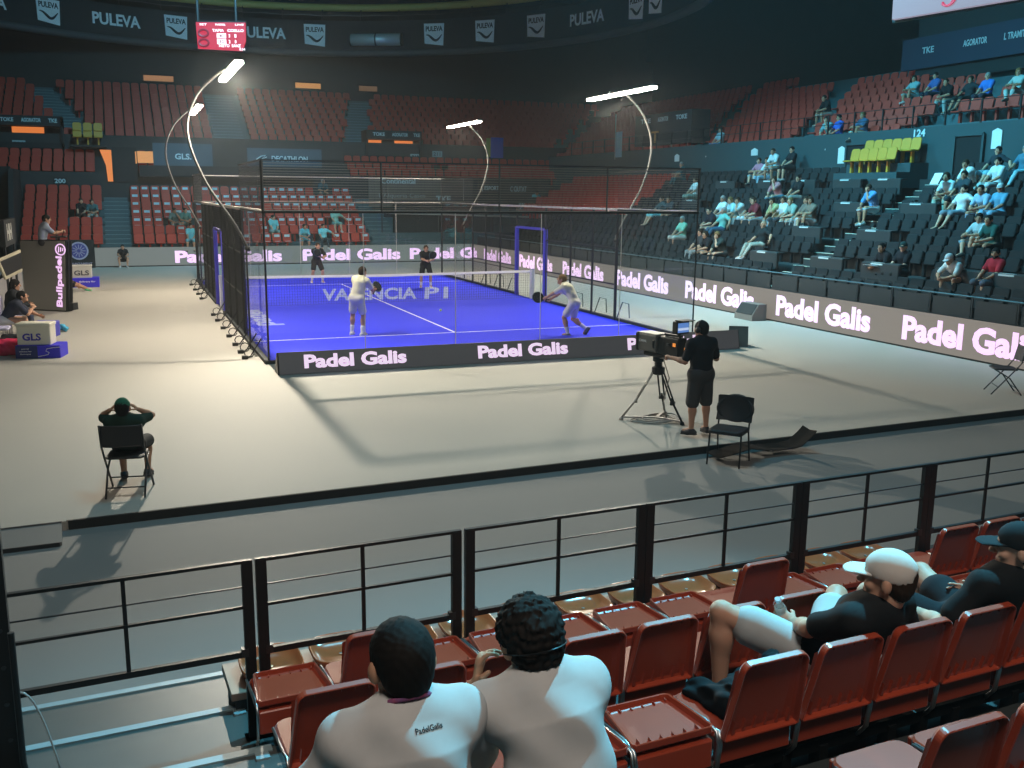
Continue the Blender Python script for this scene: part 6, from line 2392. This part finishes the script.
def booth(x0, x1, z0, z1, label, panes, words):
    t = thing('commentary_booth', label, 'booth', ((x0 + x1) / 2, 36.3, z0))
    L, H = x1 - x0, z1 - z0
    b = MB(); b.box((0, .5, H - .25), (L, 1.2, .5)); b.box((0, .5, .14), (L, 1.2, .28)); b.box((-L / 2 + .06, .5, H / 2), (.12, 1.2, H)); b.box((L / 2 - .06, .5, H / 2), (.12, 1.2, H)); b.box((0, 1.05, H / 2), (L, .1, H)); b.obj('booth_shell', M_DARK, t)
    for a, c in panes:
        b = MB(); b.box(((a + c) / 2, .98, H / 2 - .08), (c - a, .05, H - .85)); b.obj('lit_window', M_OR, t)
    for xw, tx, wd in words:
        text(tx, M_PALE, t, (xw, -.11, H - .22), (1, 0, 0), (0, 0, 1), .2, .03, width=wd, height=.2)


booth(-8.3, -5.2, 5.55, 7.15, 'dark commentary booth with orange window at the left edge', [(-.9, .6)], [(-1.0, 'TOKE', .6), (.1, 'AGORATOR', .9), (1.1, 'TKE', .4)])
booth(10.6, 13.9, 5.3, 7.0, 'dark commentary booth with two orange lit windows in the centre', [(-1.3, -.5), (.3, 1.4)], [(-.9, 'TOKE', .7), (.35, 'AGORATOR', .95), (1.35, 'TKE', .4)])
t = thing('corner_booth', 'dark booth with white sponsor words at the end of the red upper corner', 'booth', (22.1, 22.7, 5.9), .0)
b = MB(); b.box((.5, 0, .75), (1.0, 5.4, 1.5)); b.obj('booth_shell', M_DARK, t)
for (y, tx) in ((1.6, 'TKE'), (-.1, 'AGORATOR'), (-1.8, 'TOKE')):
    text(tx, M_PALE, t, (-.01, y, 1.2), (0, -1, 0), (0, 0, 1), .2, .03, width=1.0, height=.22)
b = MB()
b.box((-.02, .6, .35), (.04, .12, .5)); b.box((-.02, .6, .62), (.04, .7, .08)); b.obj('wooden_frame', mat('warm_wood', (.4, .22, .06), .6), t)
t = thing('hanging_flag', 'narrow pale blue flag on a pole beside the corner booth', 'flag', (21.7, 26.4, 5.6))
b = MB(); b.grid(lambda a, c: (.03 * math.sin(9 * a), .35 * (a - .5) * 2, 1.3 * c - .2), 8, 4); b.grid(lambda a, c: (.03 * math.sin(9 * a) + .01, -.35 * (a - .5) * 2, 1.3 * c - .2), 8, 4); b.obj('flag_cloth', mat('flag_blue', (.22, .45, .62), .7), t)
b = MB(); b.tube([(0, .38, -.3), (0, .38, 2.0)], .025, 6); b.obj('flag_pole', M_STEEL, t)
t = thing('hanging_flag', 'blue and yellow flag hung on the far wall right of the lamp', 'flag', (18.4, 36.3, 5.7))
b = MB(); b.box((.25, 0, .5), (.8, .03, 1.2)); b.obj('blue_cloth', mat('flag_royal', (.03, .06, .40), .7), t)
b = MB(); b.box((-.3, 0, .5), (.26, .03, 1.1)); b.obj('yellow_cloth', mat('flag_olive', (.28, .30, .06), .7), t)
# yellow seat pair in the upper left
for k in range(3):
    for i in range(2):
        tag(link('plastic_chair', ym, None, (-4.55 + .5 * k, 36.0 + .35 * i, 5.75 + .34 * i), PI), 'small yellow seat left of the orange passage, %s row, %s from the left' % (('lower', 'upper')[i], nth(k + 1)), 'seat', 'yellow seats above the far left block')
b = MB(); b.box((-4.05, 36.1, 5.7), (1.7, .9, .1)); struct('floor_yellow_ledge', b, M_CONCD)
# lit slits under the roof at the back
for k, (x, wd, lab) in enumerate(((-.1, 1.7, 'dim orange lit window slit at the back, left of the lamp'), (8.9, 1.6, 'bright orange lit window slit at the back right of the scoreboard'), (12.8, 1.2, 'faint orange lit window slit at the back centre'))):
    t = thing('lit_window', lab, 'window', (x, 44.74, 10.15))
    b = MB(); b.box((0, 0, 0), (wd, .06, .32)); b.obj('pane', mat('slit_%d' % k, (.2, .08, .02), .5, emit=[(.26, .11, .04), (.42, .19, .06), (.09, .05, .03)][k], estr=1.), t)
    b = MB(); b.box((0, .05, .2), (wd + .2, .1, .08)); b.box((0, .05, -.2), (wd + .2, .1, .08)); b.obj('frame', M_DARK, t)
struct('wall_back_upper', MB().box((4, 45, 11), (60, .4, 4)), M_CONCD)

# dark panels with sponsor signs right of the middle block
t = thing('sponsor_panel', 'brown grey panel with pale sponsor words behind the court', 'panel', (11.8, 32.2, 2.75))
b = MB(); b.box((0, .04, .75), (4.1, .06, 1.55)); b.obj('panel_board', mat('panel_brown', (.12, .105, .09), .7), t)
text('Continental', M_PALE, t, (-.4, -.0, 1.35), (1, 0, 0), (0, 0, 1), .3, .02, width=1.9, height=.3)
text('L\'Alqueria Cases', mat('sign_grey', (.25, .3, .3), .6), t, (-.2, -.0, .55), (1, 0, 0), (0, 0, 1), .3, .0, width=2.6, height=.3)
t = thing('sponsor_panel', 'dark framed panel with TKE letters right of the brown panel', 'panel', (14.5, 32.2, 2.6))
b = MB(); b.box((0, .04, .8), (1.3, .06, 1.7)); b.obj('panel_board', M_DARK, t)
b = MB(); b.tube([(.62, 0, -.05), (.62, 0, 1.66), (-.62, 0, 1.66)], .025, 5); b.obj('panel_frame', M_STEEL, t)
text('TKE', M_PALE, t, (-.55, -.01, .55), (1, 0, 0), (0, 0, 1), .3, .04, width=.85, height=.36)
text('HOME LIFTS', mat('sign_grey', (.25, .3, .3), .6), t, (.45, -.01, .35), (1, 0, 0), (0, 0, 1), .3, .0, width=.7, height=.16)
t = thing('sponsor_panel', 'black panel with small white emblems in the corner, upper', 'panel', (17.9, 32.4, 3.35))
b = MB(); b.box((0, .04, .42), (3.6, .06, .95)); b.obj('panel_board', M_DARK, t)
for (x, tx, wd) in ((-1.1, '| ESPORT', 1.0), (.6, 'C CIUTAT', 1.0)):
    text(tx, M_PALE, t, (x, -.0, .4), (1, 0, 0), (0, 0, 1), .3, .02, width=wd, height=.3)
t = thing('sponsor_panel', 'black panel with small white emblems in the corner, lower', 'panel', (19.6, 32.0, 2.35))
b = MB(); b.box((0, .04, .45), (3.6, .06, 1.0)); b.obj('panel_board', M_DARK, t)
for (x, tx, wd) in ((-.75, 'AJUNTAMENT', 1.0), (.35, 'GV', .4), (1.1, 'DIP', .6)):
    text(tx, M_PALE, t, (x, -.0, .45), (1, 0, 0), (0, 0, 1), .3, .02, width=wd, height=.32)
b = MB(); b.box((13.5, 30.7, 1.5), (5.6, .3, 3.2)); b.box((13.6, 32.5, 1.2), (6.0, .3, 2.6)); struct('wall_curtain_centre', b, M_DARK)
t = thing('barrier_rail', 'pale horizontal barrier rail in front of the dark panels', 'railing', (13.6, 30.4, 0))
b = MB(); b.tube([(-4, 0, 2.45), (5.5, 0, 2.2)], .05, 6); b.obj('rail', M_RAIL, t)
for x in (-3.6, -.5, 2.5, 5):
    b = MB(); b.tube([(x, 0, .6), (x, 0, 2.4 - .026 * (x + 4))], .03, 6); b.obj('post', M_DSTEEL, t)
# stage box at the left block roof line
struct('wall_far_box', MB().box((2.6, 33.6, 4.45), (8.6, .5, .55)), M_DARK)
# navy fascia with sponsor words above the right upper seats
t = thing('fascia_panel', 'navy fascia with small pale sponsor words above the right upper seats', 'panel', (27.3, 4, 8.55))
b = MB(); b.box((.1, 2, .55), (.2, 13.2, 1.2)); b.obj('fascia_board', mat('navy', (.010, .022, .05), .7), t)
for (y, tx, wd) in ((7.2, 'TKE', .6), (4.9, 'AGORATOR', 1.1), (3.1, 'L TRAMITE', 1.0)):
    text(tx, M_PALE, t, (-.01, y, .62), (0, -1, 0), (0, 0, 1), .3, .02, width=wd, height=.24)
struct('wall_upper_box', MB().box((31, 2, 10.5), (7, 20, 5)), M_DARK)
for k, (y, z) in enumerate(((8.4, 10.7), (5.6, 10.35), (2.6, 10.1), (1.0, 10.15))):
    t = thing('spotlight', 'tiny warm spotlight under the roof at right, %s from the left' % nth(k + 1), 'lamp', (27.1, y, z), 0, 'tiny spotlights at right')
    b = MB(); b.lathe([(.06, -.1), (.09, 0), (.09, .12), (.05, .2)], 10); b.obj('spot_housing', M_BLACK, t)
    b = MB(); b.lathe([(.0, -.105), (.06, -.105), (.055, -.12), (.0, -.125)], 10); b.obj('spot_glass', mat('spot_glow', (.5, .5, .4), .5, emit=(1, .8, .5), estr=1.5), t)
# roof trusses
for k, y in enumerate((-4, 8, 20)):
    b = MB()
    b.tube([(26, y, 15.6), (34, y, 14.0)], .12, 6); b.tube([(26, y, 14.6), (34, y, 13.0)], .12, 6)
    for q in range(7):
        b.tube([(26 + q, y, 14.6 - .2 * q), (27 + q, y, 15.4 - .2 * q)], .05, 5)
    struct('trim_truss_%d' % (k + 1), b, M_DSTEEL)
